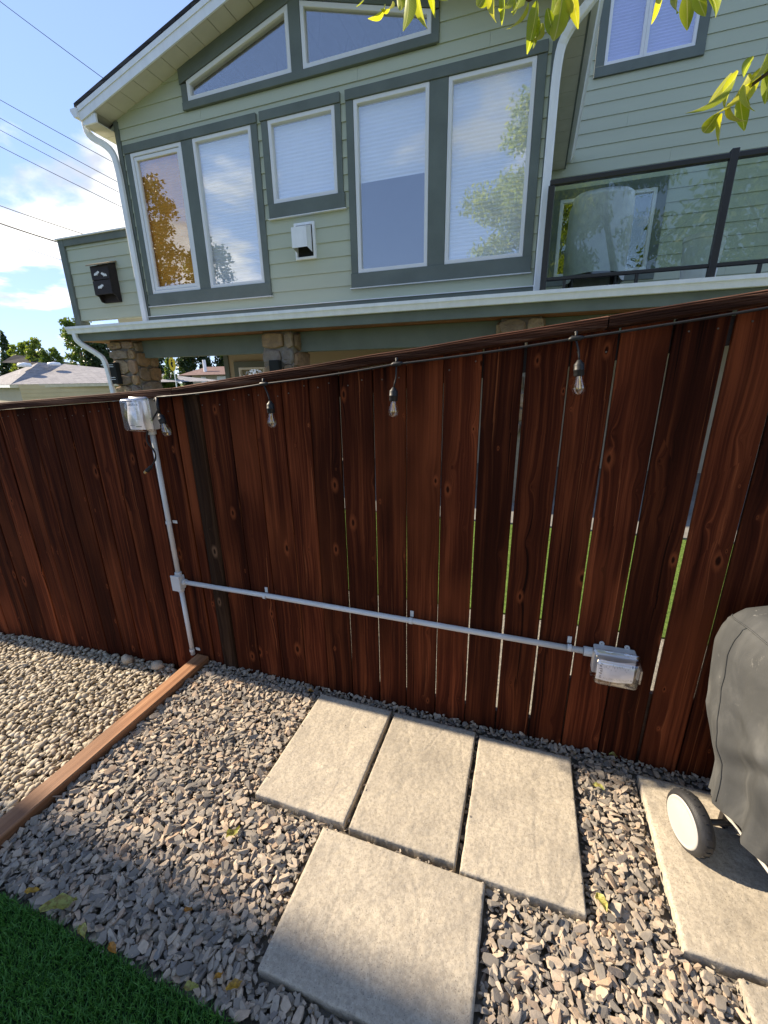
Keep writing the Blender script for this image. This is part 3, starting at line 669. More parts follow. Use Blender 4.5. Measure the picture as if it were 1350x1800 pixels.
    b.build('printed_text', MAT['ink'], sh)
    return t
bx = outlet_box('outlet_box', 'upright grey outlet box with clear cover below the cap rail at the conduit top', -1.905, -1.795, 1.395, 1.548, False)
MB().lathe([(0.001, 0), (0.020, 0), (0.020, 0.028), (0.001, 0.028)], 14, (-1.842, CY, 1.368), (0,0,1)).build('conduit_adapter', MAT['pvc'], bx)
bx = outlet_box('outlet_box', 'horizontal grey outlet box with clear cover low on the fence at the conduit end', 0.338, 0.492, 0.440, 0.550, True)
MB().lathe([(0.001, 0), (0.020, 0), (0.020, 0.034), (0.001, 0.034)], 14, (0.302, CY, 0.516), (1,0,0)).build('conduit_adapter', MAT['pvc'], bx)

# ------------------------------------------------------------------ string lights
sl = thing('string_lights', 'black string light cable with clear bulbs hung under the fence cap', 'string lights', (-1.7, 1.63, 1.5))
YS = 1.630
def bez(p0, p1, sag, n=10):
    return [(p0[0]+(p1[0]-p0[0])*k/n, p0[1]+(p1[1]-p0[1])*k/n, p0[2]+(p1[2]-p0[2])*k/n - sag*4*(k/n)*(1-k/n)) for k in range(n+1)]
A0 = P(276, 698, YS); hooks = [P(463, 675, YS), P(697, 640, YS), P(1012, 595, YS)]
path = bez(A0, hooks[0], 0.006)[:-1] + bez(hooks[0], hooks[1], 0.004)[:-1] + bez(hooks[1], hooks[2], 0.004)[:-1] + bez(hooks[2], P(1350, 541, YS), 0.002)[:-1] + [P(1350, 541, YS), (1.6, YS, ztop(1.6)-0.012), (3.0, YS, ztop(3.0)-0.012)]
MB().tube(path, 0.0042, 8).build('cable', MAT['black_rubber'], sl, smooth=True)
def bulb_drop(top, bot, cordlen=None):
    """moulded tee, short cord, socket and a clear S14 bulb with filaments; bot = socket top"""
    T = Vector(top); B = Vector(bot); d = (B-T).normalized()
    b = MB().tube([T+Vector((-0.022,0,-0.004)), T+Vector((-0.012,0,0)), T+Vector((0.012,0,0.001)), T+Vector((0.024,0,0.003))], [0.005,0.0085,0.0085,0.005], 8)
    b.tube([T, T+Vector((0,0,0.02))], [0.006, 0.0035], 6); b.lathe([(0.003,0),(0.0065,0.003),(0.0065,0.007),(0.003,0.010)], 8, T+Vector((0,-0.002,0.018)), (0,1,0))
    b.build('tee_connector', MAT['black_rubber'], sl, smooth=True)
    mid = T.lerp(B, 0.5) + Vector((0.004, 0, -0.004))
    MB().tube([T, T.lerp(mid, .5), mid, mid.lerp(B, .5), B], 0.0035, 6).build('drop_cord', MAT['black_rubber'], sl, smooth=True)
    return B
def bulb(B, ax):
    ax = Vector(ax).normalized()
    MB().lathe([(0.0001,-0.004),(0.006,-0.003),(0.010,0.004),(0.0155,0.010),(0.0165,0.012),(0.0165,0.026),(0.0175,0.027),(0.0175,0.031),(0.0165,0.032),(0.0168,0.046),(0.0150,0.050),(0.0001,0.050)], 16, B, ax).build('socket', MAT['black_rubber'], sl, smooth=True)
    gl = MB().lathe([(0.0118,0.048),(0.0125,0.056),(0.0165,0.068),(0.0200,0.080),(0.0212,0.090),(0.0195,0.101),(0.0140,0.110),(0.0060,0.1145),(0.0001,0.1155)], 20, B, ax).build('bulb', MAT['bulb'], sl, smooth=True)
    f = MB(); u = ax.orthogonal().normalized(); w = ax.cross(u)
    for k in range(4):
        a = k*math.pi/2+0.4; o_ = u*math.cos(a)+w*math.sin(a); f.tube([B+ax*0.058+o_*0.003, B+ax*0.092+o_*0.006], 0.0017, 5)
    f.tube([B+ax*0.05, B+ax*0.06], 0.004, 6)
    f.build('filament', MAT['brass'], gl)
for (hk, su, sv, ax) in ((hooks[0], 475, 706, (-0.01, -0.02, -1)), (hooks[1], 692, 682, (-0.03, 0, -1)), (hooks[2], 1018, 634, (0.10, 0, -1))):
    B = bulb_drop(hk, P(su, sv, YS-0.006)); bulb(B, ax)
# first lamp dangles beside the upper box, then the spare tail with its threaded plug
T0 = Vector(P(276, 700, YS)); B0 = Vector(P(281, 728, YS-0.01))
MB().tube([T0+Vector((-0.03, 0.01, -0.01)), T0, T0+Vector((0.006, -0.01, -0.04)), B0], [0.006, 0.010, 0.008, 0.005], 8).build('tee_connector', MAT['black_rubber'], sl, smooth=True)
bulb(B0, (0.42, -0.15, -0.9))
pl0 = Vector(P(271, 790, 1.655)); tail = [T0+Vector((-0.02, 0.02, -0.05)), Vector((-1.842, 1.655, 1.40)), Vector((-1.862, 1.652, 1.33)), pl0, Vector(P(275, 806, 1.65)), Vector(P(266, 820, 1.648))]
sm = []
for k in range(len(tail)-1):
    for q in range(4): sm.append(tail[k].lerp(tail[k+1], q/4))
sm.append(tail[-1])
for _ in range(3): sm = [sm[0]] + [(sm[i-1]+sm[i]*2+sm[i+1])/4 for i in range(1, len(sm)-1)] + [sm[-1]]
MB().tube(sm, 0.0042, 8).build('loose_tail', MAT['black_rubber'], sl, smooth=True)
e1 = Vector(P(256, 830, 1.645)); d = (e1-sm[-1]).normalized()
pg = MB().lathe([(0.004,-0.004),(0.008,0),(0.0095,0.006),(0.0095,0.032),(0.011,0.034),(0.011,0.042),(0.0001,0.042)], 12, sm[-1], d).build('plug', MAT['black_rubber'], sl)
MB().lathe([(0.0075,0.042),(0.0085,0.043),(0.0085,0.060),(0.0001,0.060)], 12, sm[-1], d).build('plug_thread', MAT['brass'], pg)

# ------------------------------------------------------------------ covered grill
grill = thing('covered_grill', 'barbecue grill under a dusty grey fabric cover with one white-capped wheel', 'grill', (1.1, 1.3, 0))
gd = Vector((0.285, -0.958, 0)).normalized(); gw = Vector((0.958, 0.285, 0)).normalized()
A = Vector((0.742, 1.51, 0)); LD, LW = 0.56, 1.15
def gp(s, w, z): return A + gd*s + gw*w + Vector((0, 0, z))
def cover():
    # closed outline walked round the grill; skirts hang with folds, rows run from the hem over the shoulder to the top
    per = []; N = 60
    for k in range(N): per.append((LD*k/N, 0, 0))
    for k in range(2*N): per.append((LD, LW*k/(2*N), 1))
    for k in range(N): per.append((LD-LD*k/N, LW, 2))
    for k in range(2*N): per.append((0, LW-LW*k/(2*N), 3))
    n = len(per); rows = 84; V = []; F = []; cs, cw = LD/2, LW/2
    rd = lambda x, y, z: 1-2*abs(mnoise.noise(Vector((x, y, z))))       # ridged: creases
    for a in range(rows+1):
        t = a/rows
        for i, (s, w, side) in enumerate(per):
            q = i/n*6.283; al = i*1.0/N                                  # al: walk length in side units
            hem = 0.115 + 0.015*math.sin(q*3+0.6) + 0.008*mnoise.noise(Vector((al*3, 0, 1)))
            f = t/0.76
            if f < 1: z = hem + (0.835-hem)*f; k = 1.0
            else:
                q2 = (t-0.76)/0.24; z = 0.835 + 0.035*min(1, q2*6) + 0.13*math.sin(max(0, q2-0.08)/0.92*1.5708)**1.2; k = 1 - 0.035*min(1, q2*5) - 0.90*max(0, q2-0.12)**1.25
            zc = min(z, 0.86); grow = float(np.interp(zc, [0.0, 0.12, 0.26, 0.48, 0.74, 0.80, 0.86], [-0.012, -0.006, 0.0, 0.045, 0.068, 0.064, 0.050]))
            e = 18.0; a0, b0 = (s-cs)/cs, (w-cw)/cw; L9 = (abs(a0)**e+abs(b0)**e)**(1/e)+1e-6
            a0, b0 = a0/L9, b0/L9                                        # slightly rounded corners
            fold = 0.0; tri = lambda c, wd: max(0.0, 1-abs(c)/wd)
            if f < 1:
                g = (1-f)**0.75
                if side == 0:
                    fold = g*(0.016*tri(s-0.075-0.03*f, 0.04) - 0.020*tri(s-0.145+0.02*f, 0.045) + 0.022*tri(s-0.215-0.05*f, 0.04) - 0.055*tri(s-0.305-0.10*f, 0.05) + 0.040*tri(s-0.385-0.04*f, 0.045) - 0.035*tri(s-0.47+0.06*f, 0.05))
                    fold += 0.012*tri((z-0.40)-(s-0.1)*0.9, 0.05)*tri(s-0.2, 0.2) - 0.012*tri((z-0.33)-(s-0.1)*0.9, 0.05)*tri(s-0.2, 0.2) + 0.010*tri((z-0.60)+(s-0.1)*0.6, 0.05)*tri(s-0.25, 0.25)
                else: fold = g*0.035*(rd(al*2.6, f*0.5, 3)-0.3)
                fold += 0.0035*mnoise.noise(Vector((al*5, f*3.5, 1))) + 0.0012*mnoise.noise(Vector((al*18, f*11, 5)))
            else: fold = 0.008*mnoise.noise(Vector((a0*k*2.2, b0*k*3.2, 4)))*min(1, (t-0.76)*20)
            ns = a0*(cs+(grow+fold))*k if f < 1 else a0*(cs+grow+fold)*k
            nw = b0*(cw+(grow+fold))*k if f < 1 else b0*(cw+grow+fold)*k
            V.append(tuple(gp(cs+ns, cw+nw, z + (0.010*mnoise.noise(Vector((ns*6, nw*6, 9))) if f >= 1 else 0))))
    for a in range(rows):
        for i in range(n): F.append((a*n+i, a*n+(i+1) % n, (a+1)*n+(i+1) % n, (a+1)*n+i))
    F.append(tuple(rows*n+i for i in range(n)))
    b = MB(); b.v = V; b.f = F
    cv = b.build('cover', MAT['cover'], grill, smooth=True)
    row = int(rows*0.775)
    MB().tube([Vector(V[row*n+i])+Vector((-0.001, -0.001, 0.001)) for i in range(0, 80, 2)], 0.0030, 5).build('seam', MAT['cover'], cv, smooth=True)
    MB().tube([Vector(V[(row-a)*n+9])+Vector((-0.0008, 0, 0)) for a in range(0, row-1, 1)], 0.0024, 5).build('seam', MAT['cover'], cv, smooth=True)
cover()
wc = Vector((0.664, 1.362, 0.100)); ax = -gw
wh = MB().lathe([(0.055,-0.030),(0.080,-0.028),(0.093,-0.023),(0.0995,-0.012),(0.1005,0.0),(0.0995,0.012),(0.094,0.022),(0.086,0.026),(0.080,0.026)], 48, wc, ax).build('wheel', MAT['tyre'], grill, smooth=True)
MB().lathe([(0.0815,0.0262),(0.0805,0.0285),(0.074,0.0295),(0.0725,0.0285),(0.066,0.0300),(0.0001,0.0315)], 48, wc, ax).build('hub_cap', MAT['wheel_white'], wh, smooth=True)
b = MB()
for k in range(26):
    a = 2*math.pi*k/26; u = Vector((0,0,1)); v = ax.cross(u)
    def tp(ang, off, rr): return wc + (u*math.cos(ang)+v*math.sin(ang))*rr + ax*off
    b.tube([tp(a, -0.013, 0.1003), tp(a+0.05, -0.004, 0.1013), tp(a+0.04, 0.004, 0.1013), tp(a+0.10, 0.013, 0.1003)], 0.0014, 4)
b.build('tread_rib', MAT['tyre'], wh)
MB().tube([wc-ax*0.0-gw*0.0, wc+gw*0.25], 0.010, 10).build('axle', MAT['black_metal'], grill, smooth=True)
MB().tube([gp(0.07, 0.02, 0.115), gp(0.62, 0.02, 0.115)], 0.006, 8).build('base_rail', MAT['wheel_white'], grill, smooth=True)
b = MB(); vs_ = [gp(0.03, 0.05, 0.09), gp(0.53, 0.05, 0.09), gp(0.53, 1.05, 0.09), gp(0.03, 1.05, 0.09)]
b.add(vs_ + [v + Vector((0,0,0.02)) for v in vs_], [(0,3,2,1),(4,5,6,7),(0,1,5,4),(1,2,6,5),(2,3,7,6),(3,0,4,7)]); b.build('bottom_shelf', MAT['black_metal'], grill)
b = MB()
for (s, w) in ((0.06, 0.06), (0.5, 0.06), (0.06, 1.05), (0.5, 1.05)): b.tube([gp(s, w, 0.01), gp(s, w, 0.8)], 0.018, 8)
b.build('leg_frame', MAT['black_metal'], grill)

# ------------------------------------------------------------------ green house beyond the fence
YF, YB = 5.70, 9.20
house = thing('green_house', 'sage green two storey house with dark trim, gabled sunroom and stone columns', 'house', (-3, YF, 0))
U = lambda a: a*YF                                # unit direction -> metres on the sunroom wall
Z = lambda a: H + a*YF
XL, XR = -5.865, -0.035                           # sunroom wall corners
XM = (XL+XR)/2
SL = 0.272
def zrake(x, y=0): return 5.125 + SL*((x-XL) if x < XM else (XR-x))
LAP = 0.1745
ZB = Z(0.172)
def plank(x0, x1, z0, z1, y, parent, mat=None, x0t=None, x1t=None, zfull=None):
    zf0, zf1 = zfull or (z0, z1)
    yy = lambda z: y - 0.020 + 0.012*(z-zf0)/max(zf1-zf0, 1e-6)
    x0t = x0 if x0t is None else x0t; x1t = x1 if x1t is None else x1t
    b = MB(); b.add([(x0,yy(z0),z0),(x1,yy(z0),z0),(x1t,yy(z1),z1),(x0t,yy(z1),z1),(x0,y,z0),(x1,y,z0),(x1t,y,z1),(x0t,y,z1)],
        [(0,1,2,3),(5,4,7,6),(0,4,5,1),(3,2,6,7),(0,3,7,4),(1,5,6,2)])
    return b.build('plank', mat or MAT['siding'], parent)
def sub_rect(rs, h):
    out = []
    for (a, b, c, d) in rs:
        x0, x1, z0, z1 = h
        if x1 <= a or x0 >= b or z1 <= c or z0 >= d: out.append((a, b, c, d)); continue
        if x0 > a: out.append((a, x0, c, d))
        if x1 < b: out.append((x1, b, c, d))
        m0, m1 = max(a, x0), min(b, x1)
        if z0 > c: out.append((m0, m1, c, z0))
        if z1 < d: out.append((m0, m1, z1, d))
    return out
def siding(x0, x1, zlo, zhi, y, parent, holes, lap=LAP, cutx=(), mat=None):
    z = zlo; k = 0
    while z < zhi-0.01:
        zt = min(z+lap, zhi); rs = [(x0, x1, z, zt)]
        for h in holes: rs = sub_rect(rs, h)
        for (a, b, c, d) in rs:
            if b-a < 0.02 or d-c < 0.015: continue
            js = [a] + [j for j in cutx if a+0.3 < j+((k*1.37) % 2.4) < b-0.3 and (k % 3 == 1) for j in [j+((k*1.37) % 2.4)]] + [b]
            for q in range(len(js)-1): plank(js[q], js[q+1]-(0.0025 if q < len(js)-2 else 0), c, d-0.0005, y, parent, mat, zfull=(z, zt))
        z = zt; k += 1
W = {1: (-0.996, -0.837), 2: (-0.804, -0.642), 3: (-0.598, -0.436), 4: (-0.394, -0.234), 5: (-0.197, -0.038)}
zt_, zb_, z3 = Z(0.5435), Z(0.2285), Z(0.3875)
holes = [(U(-1.000), U(-0.638), zb_-0.02, zt_+0.02), (U(-0.601), U(-0.433), z3-0.02, zt_+0.02), (U(-0.398), U(-0.034), zb_-0.02, zt_+0.02)]
ZG = Z(0.597)                                     # bottom of the gable window band
siding(XL, XR, ZB+0.02, ZG, YF, house, holes, cutx=(U(-0.95), U(-0.56), U(-0.3), U(-0.12)))
z = ZG; k = 0
while z < zrake(XM)-0.05:                         # gable courses left and right of the trapezoid windows
    zt = z+LAP; xa = XL + max(0, (z-5.125))/SL; xat = XL + max(0, (zt-5.125))/SL
    lx1 = U(-0.812)
    if xa < lx1: plank(xa-0.15, lx1, z, zt-0.0005, YF, house, x0t=min(xat-0.15, lx1))
    rx0 = U(-0.222); xb = XR - max(0, (z-5.125))/SL; xbt = XR - max(0, (zt-5.125))/SL
    if xb > rx0: plank(rx0, xb+0.15, z, zt-0.0005, YF, house, x1t=max(xbt+0.15, rx0))
    z = zt
# wall body behind the siding, with the window openings left free
b = MB()
for rc in (lambda rs: rs)([(XL, XR, ZB-0.3, ZG)]):
    rs = [rc]
    for h in holes: rs = sub_rect(rs, h)
    for (a, c, d, e) in rs: b.box(a, c, YF+0.0005, YF+0.10, d, e)
b.prism([(XL, ZG), (U(-0.81), ZG), (U(-0.81), zrake(U(-0.81))), (XL, zrake(XL))], YF+0.0005, YF+0.10)
b.prism([(U(-0.222), ZG), (XR, ZG), (XR, zrake(XR)), (U(-0.222), zrake(U(-0.222)))], YF+0.0005, YF+0.10)
b.box(XL, XL+0.1, YF+0.101, YB, ZB-0.3, 5.125); b.box(XR-0.1, XR, YF+0.101, YB, ZB-0.3, 5.125)
b.build('wall', MAT['siding'], house)
# room inside: back wall, floor and ceiling seen through the panes
MB().box(XL+0.1, XR-0.1, 8.9, 8.95, ZB-0.3, 5.9).build('inner_wall', MAT['interior'], house)
MB().box(XL+0.1, XR-0.1, YF+0.11, 8.9, ZB-0.3, ZB-0.2).build('inner_floor', MAT['interior'], house)
MB().box(U(-0.62), U(-0.60), YF+0.6, 8.9, 5.35, 5.55).build('inner_beam', MAT['white'], house)
def trim(x0, x1, z0, z1, y=YF, d=0.040, name='trim_board'):
    return MB().box(x0, x1, y-d, y-0.001, z0, z1).build(name, MAT['trim'], house, bevel=0.003)
def win_rect(x0, x1, z0, z1, y, parent, blind=None, blind_to=0.0, fr=0.045, casement=False, glassm='glass'):
    w = MB().ring(rect(x0, x1, z0, z1), rect(x0+fr, x1-fr, z0+fr, z1-fr), y-0.032, y+0.05).build('window', MAT['white'], parent, bevel=0.004)
    i = fr-0.004
    if casement:
        MB().ring(rect(x0+fr+0.004, x1-fr-0.004, z0+fr+0.004, z1-fr-0.004), rect(x0+fr+0.05, x1-fr-0.05, z0+fr+0.05, z1-fr-0.05), y-0.020, y+0.03).build('sash', MAT['white'], w, bevel=0.004)
    MB().box(x0+i, x1-i, y+0.004, y+0.010, z0+i, z1-i).build('pane', MAT[glassm], w)
    if blind:
        zb0 = z0+fr+(z1-z0-2*fr)*blind_to; b = MB(); n = int((z1-fr-zb0)/0.040); yb = y+0.055
        b.v = []
        for k in range(2*n+1):
            z = z1-fr-(z1-fr-zb0)*k/(2*n); yo = yb+(0.007 if k % 2 else 0); b.v += [(x0+fr*0.7, yo, z), (x1-fr*0.7, yo, z)]
        for k in range(2*n): b.f.append((2*k, 2*k+1, 2*k+3, 2*k+2))
        b.build('blind', MAT[blind], w)
    return w
win_rect(U(W[1][0]), U(W[1][1]), zb_, zt_, YF, house, 'orange_blind', 0.03, casement=True)
win_rect(U(W[2][0]), U(W[2][1]), zb_, zt_, YF, house, 'blind')
win_rect(U(W[3][0]), U(W[3][1]), z3, zt_, YF, house, 'blind')
win_rect(U(W[4][0]), U(W[4][1]), zb_, zt_, YF, house, 'blind', 0.56)
win_rect(U(W[5][0]), U(W[5][1]), zb_, zt_, YF, house, 'blind')
hz0, hz1 = zt_+0.002, Z(0.5615); sz0, sz1 = Z(0.199), zb_-0.002
for (a, c) in ((-1.013, -0.625), (-0.411, -0.0205)):
    trim(U(a), U(c), hz0, hz1, d=0.048); trim(U(a), U(c), sz0, sz1, d=0.048)
trim(U(-0.6165), U(-0.4225), hz0, hz1, d=0.048); trim(U(-0.6115), U(-0.4195), Z(0.3585), z3-0.002, d=0.048)
for (a, c, lo) in ((-1.0125, -0.9965, zb_), (-0.8365, -0.8045, zb_), (-0.6415, -0.6255, zb_), (-0.6145, -0.5985, z3), (-0.4355, -0.4225, z3), (-0.4105, -0.3945, zb_), (-0.2335, -0.1975, zb_), (-0.0375, -0.0210, zb_)):
    trim(U(a), U(c), lo-0.001, zt_+0.001, d=0.036)
# white drip flashing under the sills
for (a, c, zf) in ((-1.016, -0.623, sz0), (-0.414, -0.0185, sz0), (-0.614, -0.4175, Z(0.3585))):
    MB().box(U(a), U(c), YF-0.055, YF-0.002, zf-0.010, zf-0.001).build('drip_flashing', MAT['white'], house)
# trapezoid gable windows and their trim
gz0 = Z(0.6125)
gtop = lambda x: Z(0.7255) - 0.268*abs(x-XM)
wl_ = [(U(-0.800), gz0), (U(-0.530), gz0), (U(-0.530), gtop(U(-0.530))), (U(-0.800), gtop(U(-0.800)))]
wr_ = [(U(-0.503), gz0), (U(-0.232), gz0), (U(-0.232), gtop(U(-0.232))), (U(-0.503), gtop(U(-0.503)))]
for poly in (wl_, wr_):
    w = MB().ring(poly, inset(poly, 0.05), YF-0.032, YF+0.05).build('window', MAT['white'], house, bevel=0.004)
    MB().prism(inset(poly, 0.045), YF+0.004, YF+0.010).build('pane', MAT['glass'], w)
trim(U(-0.816), U(-0.217), Z(0.5975), gz0-0.002, d=0.048)
trim(U(-0.816), U(-0.8005), gz0-0.001, gtop(U(-0.816)), d=0.036); trim(U(-0.2315), U(-0.217), gz0-0.001, gtop(U(-0.217)), d=0.036); trim(U(-0.5295), U(-0.5035), gz0-0.001, gtop(XM), d=0.036)
for s in (-1, 1):
    xo, xi = XM+s*U(0.300), XM
    p = [(xo, gtop(xo)+0.003), (xi, gtop(xi)+0.003), (xi, gtop(xi)+0.16), (xo, gtop(xo)+0.16)]
    if s > 0: p = [p[1], p[0], p[3], p[2]]
    MB().prism(p, YF-0.044, YF-0.001).build('trim_board', MAT['trim'], house)
MB().box(U(-0.816), U(-0.217), YF+0.0, YF+0.09, gtop(XM)+0.1, zrake(XM)+0.02).build('gable_fill', MAT['trim'], house)
# corner boards
MB().box(XL-0.022, XL+0.055, YF-0.034, YF+0.09, ZB+0.02, 5.12).build('corner_board', MAT['trim'], house, bevel=0.003)
MB().box(XR-0.045, XR+0.022, YF-0.034, YF+0.09, ZB+0.02, 5.12).build('corner_board', MAT['trim'], house, bevel=0.003)
# base band and its flashing
MB().box(XL, XR, YF-0.05, YF-0.001, Z(0.150), ZB).build('trim_board', MAT['trim'], house, bevel=0.003)
MB().box(XL, XR, YF-0.062, YF-0.001, ZB+0.001, ZB+0.012).build('drip_flashing', MAT['white'], house)
# siding of the sunroom's side wall towards the deck
z = ZB
# roof: two slopes with shingle edge, white rake boards, vented soffit panels
YR = 5.40
rt = 0.155
def roof_side(s):
    xe = XL-0.285 if s < 0 else XR+0.285
    zl = lambda x: zrake(x) if XL <= x <= XR else 5.125 - SL*(XL-x if x < XL else x-XR)
    # deck of shingles
    b = MB(); p = [(xe-s*-0.04*1, zl(xe)+rt+0.002), (XM, zl(XM)+rt+0.012), (XM, zl(XM)+rt+0.055), (xe+s*0.05, zl(xe)+rt+0.045)]
    p[0] = (xe+s*0.05, zl(xe)+rt+0.002)
    if s > 0: p = [p[1], p[0], p[3], p[2]]
    b.prism(p, YR-0.03, YB+0.5).build('roof_slope', MAT['dark_roof'], house)
    q = [(xe, zl(xe)), (XM, zl(XM)), (XM, zl(XM)+rt), (xe, zl(xe)+rt)]
    if s > 0: q = [q[1], q[0], q[3], q[2]]
    MB().prism(q, YR-0.020, YR-0.0005).build('rake_board', MAT['gutter'], house)
    q2 = [(a, c+0.105) for a, c in (q[0], q[1])] + [q[2], q[3]]
    q2 = [(xe, zl(xe)+0.10), (XM, zl(XM)+0.10), (XM, zl(XM)+rt+0.004), (xe, zl(xe)+rt+0.004)]
    if s > 0: q2 = [q2[1], q2[0], q2[3], q2[2]]
    MB().prism(q2, YR-0.030, YR-0.0205).build('rake_trim', MAT['gutter'], house)
    # soffit panels under the rake, each a thin lapped sheet
    n = 13; xs = [xe + (XM-xe)*k/n for k in range(n+1)]
    for k in range(n):
        a, c = xs[k], xs[k+1]+s*0.012; lo = 0.006
        v = [(a, YR, zl(a)+lo), (c, YR, zl(c)+lo+0.006), (c, YF, zl(c)+lo+0.006), (a, YF, zl(a)+lo)]
        b = MB(); b.add(v + [(x, y, z+0.012) for x, y, z in v], [(0,3,2,1),(4,5,6,7),(0,1,5,4),(1,2,6,5),(2,3,7,6),(3,0,4,7)]); b.build('soffit_panel', MAT['soffit'], house)
    # level soffit under the eave, running back
    ze = 5.005
    x0, x1 = sorted((xe+0.02*(-s), XL-0.023 if s < 0 else XR+0.023))
    n = 12
    for k in range(n):
        y0 = YR+0.03+(YB-YR-0.05)*k/n; y1 = YR+0.03+(YB-YR-0.05)*(k+1)/n-0.006
        MB().box(x0, x1, y0, y1, ze, ze+0.010).build('soffit_panel', MAT['soffit'], house)
    MB().box(x0-0.001, x1+0.001, YR, YR+0.025, ze-0.001, zl(xe)+0.06).build('eave_return', MAT['gutter'], house)
    MB().box(*sorted((xe, xe-s*0.018)), YR+0.026, YB, ze-0.004, zl(xe)+rt).build('fascia', MAT['gutter'] if s < 0 else MAT['trim'], house)
    # K-style gutter along the eave
    gx = [(0, 0.0), (0.065, 0.0), (0.085, 0.045), (0.115, 0.075), (0.115, 0.105), (0.105, 0.105), (0.105, 0.080), (0.075, 0.050), (0.058, 0.012), (0.008, 0.012), (0.008, 0.105), (0, 0.105)]
    b = MB(); pr = [(xe + s*(0.001+g), zl(xe)+0.035+h_) for g, h_ in gx]
    if s < 0: pr = pr[::-1]
    b.prism(pr, YR-0.05, YB).build('gutter', MAT['gutter'], house)
    b = MB(); b.prism([(xe+s*0.002, zl(xe)+0.036), (xe+s*0.065, zl(xe)+0.036), (xe+s*0.113, zl(xe)+0.108), (xe+s*0.113, zl(xe)+0.138), (xe+s*0.002, zl(xe)+0.138)], YR-0.053, YR-0.0505).build('gutter_end_cap', MAT['gutter'], house)
    return xe, zl(xe)
xeL, zeL = roof_side(-1); xeR, zeR = roof_side(1)
# downspouts
def spout(pts, w=0.085, d=0.06):
    pts = [Vector(p) for p in pts]
    for _ in range(2):
        q = [pts[0]]
        for i in range(len(pts)-1): q += [pts[i].lerp(pts[i+1], 0.25), pts[i].lerp(pts[i+1], 0.75)]
        pts = q + [pts[-1]]
    return MB().rtube(pts, w, d).build('downspout', MAT['gutter'], house)
DZ = H+0.150*5.35
spout([(xeL-0.06, YR+0.10, zeL+0.05), (xeL-0.06, YR+0.12, zeL-0.10), (XL-0.10, YF-0.09, zeL-0.22), (XL-0.02, YF-0.075, zeL-0.42), (XL-0.02, YF-0.075, 4.0), (XL-0.005, YF-0.075, DZ+0.06)])
spout([(xeR+0.06, YR+0.02, zeR+0.05), (xeR+0.05, YR+0.02, zeR-0.10), (XR+0.06, YF-0.09, zeR-0.24), (XR+0.012, YF-0.075, zeR-0.46), (XR+0.012, YF-0.075, 4.0), (XR+0.006, YF-0.075, DZ+0.06)])
# dryer vent hood
vx0, vx1, vz0, vz1 = U(-0.549), U(-0.497), Z(0.268), Z(0.342)
v = MB().ring(rect(vx0, vx1, vz0, vz1), rect(vx0+0.03, vx1-0.03, vz0+0.03, vz1-0.03), YF-0.055, YF-0.003).build('vent', MAT['gutter'], house, bevel=0.004)
b = MB(); hx0, hx1, hz_0, hz_1 = vx0+0.035, vx1-0.045, vz0+0.075, vz1-0.055
b.add([(hx0,YF-0.05,hz_1+0.02),(hx1,YF-0.05,hz_1+0.02),(hx1,YF-0.19,hz_1-0.03),(hx0,YF-0.19,hz_1-0.03),(hx0,YF-0.05,hz_0),(hx1,YF-0.05,hz_0),(hx1,YF-0.19,hz_0+0.03),(hx0,YF-0.19,hz_0+0.03)],
      [(0,1,2,3),(3,2,6,7),(0,3,7,4),(1,5,6,2)]); b.build('vent_hood', MAT['gutter'], v)
MB().box(vx0+0.03, vx1-0.03, YF-0.02, YF-0.019, vz0+0.03, vz1-0.03).build('vent_throat', MAT['dark'], v)

# deck edge, gutter, fascia, cedar soffit, beams, columns
XA, XZ = -7.28, 4.2
prof = [(0.085, 0.105), (0.0, 0.105), (0.0, 0.068), (0.010, 0.056), (0.016, 0.040), (0.024, 0.0), (0.085, 0.0)]
b = MB(); zg = H + 0.1455*5.35; n = len(prof)
for x in (XA, XZ):
    for (py, pz) in prof: b.v.append((x, 5.33+py, zg+pz))
for j in range(n): b.f.append((j, (j+1) % n, n+(j+1) % n, n+j))
b.f += [tuple(range(n)), tuple(range(2*n-1, n-1, -1))]
b.build('deck_gutter', MAT['gutter'], house)
zf = H + 0.1215*5.43
MB().box(XA+0.12, XZ, 5.418, 5.448, zf, zg+0.100).build('deck_fascia', MAT['trim'], house, bevel=0.002)
MB().box(XA+0.14, XZ, 5.449, YB-0.2, zf+0.004, zf+0.016).build('cedar_soffit', MAT['soffit_wood'], house)
MB().box(XA+0.13, XZ, 5.450, YB-0.2, zf+0.020, zg+0.085).build('deck_slab', MAT['concrete'], house)
zbm = H + 0.0675*5.80
cols = [(-6.77, -6.23), (-3.775, -3.255), (-0.435, 0.085), (3.3, 3.82)]
for k in range(3): MB().box(cols[k][1]-0.05, cols[k+1][0]+0.05, 5.80, 5.94, zbm, zf+0.003).build('beam', MAT['trim'], house, bevel=0.003)
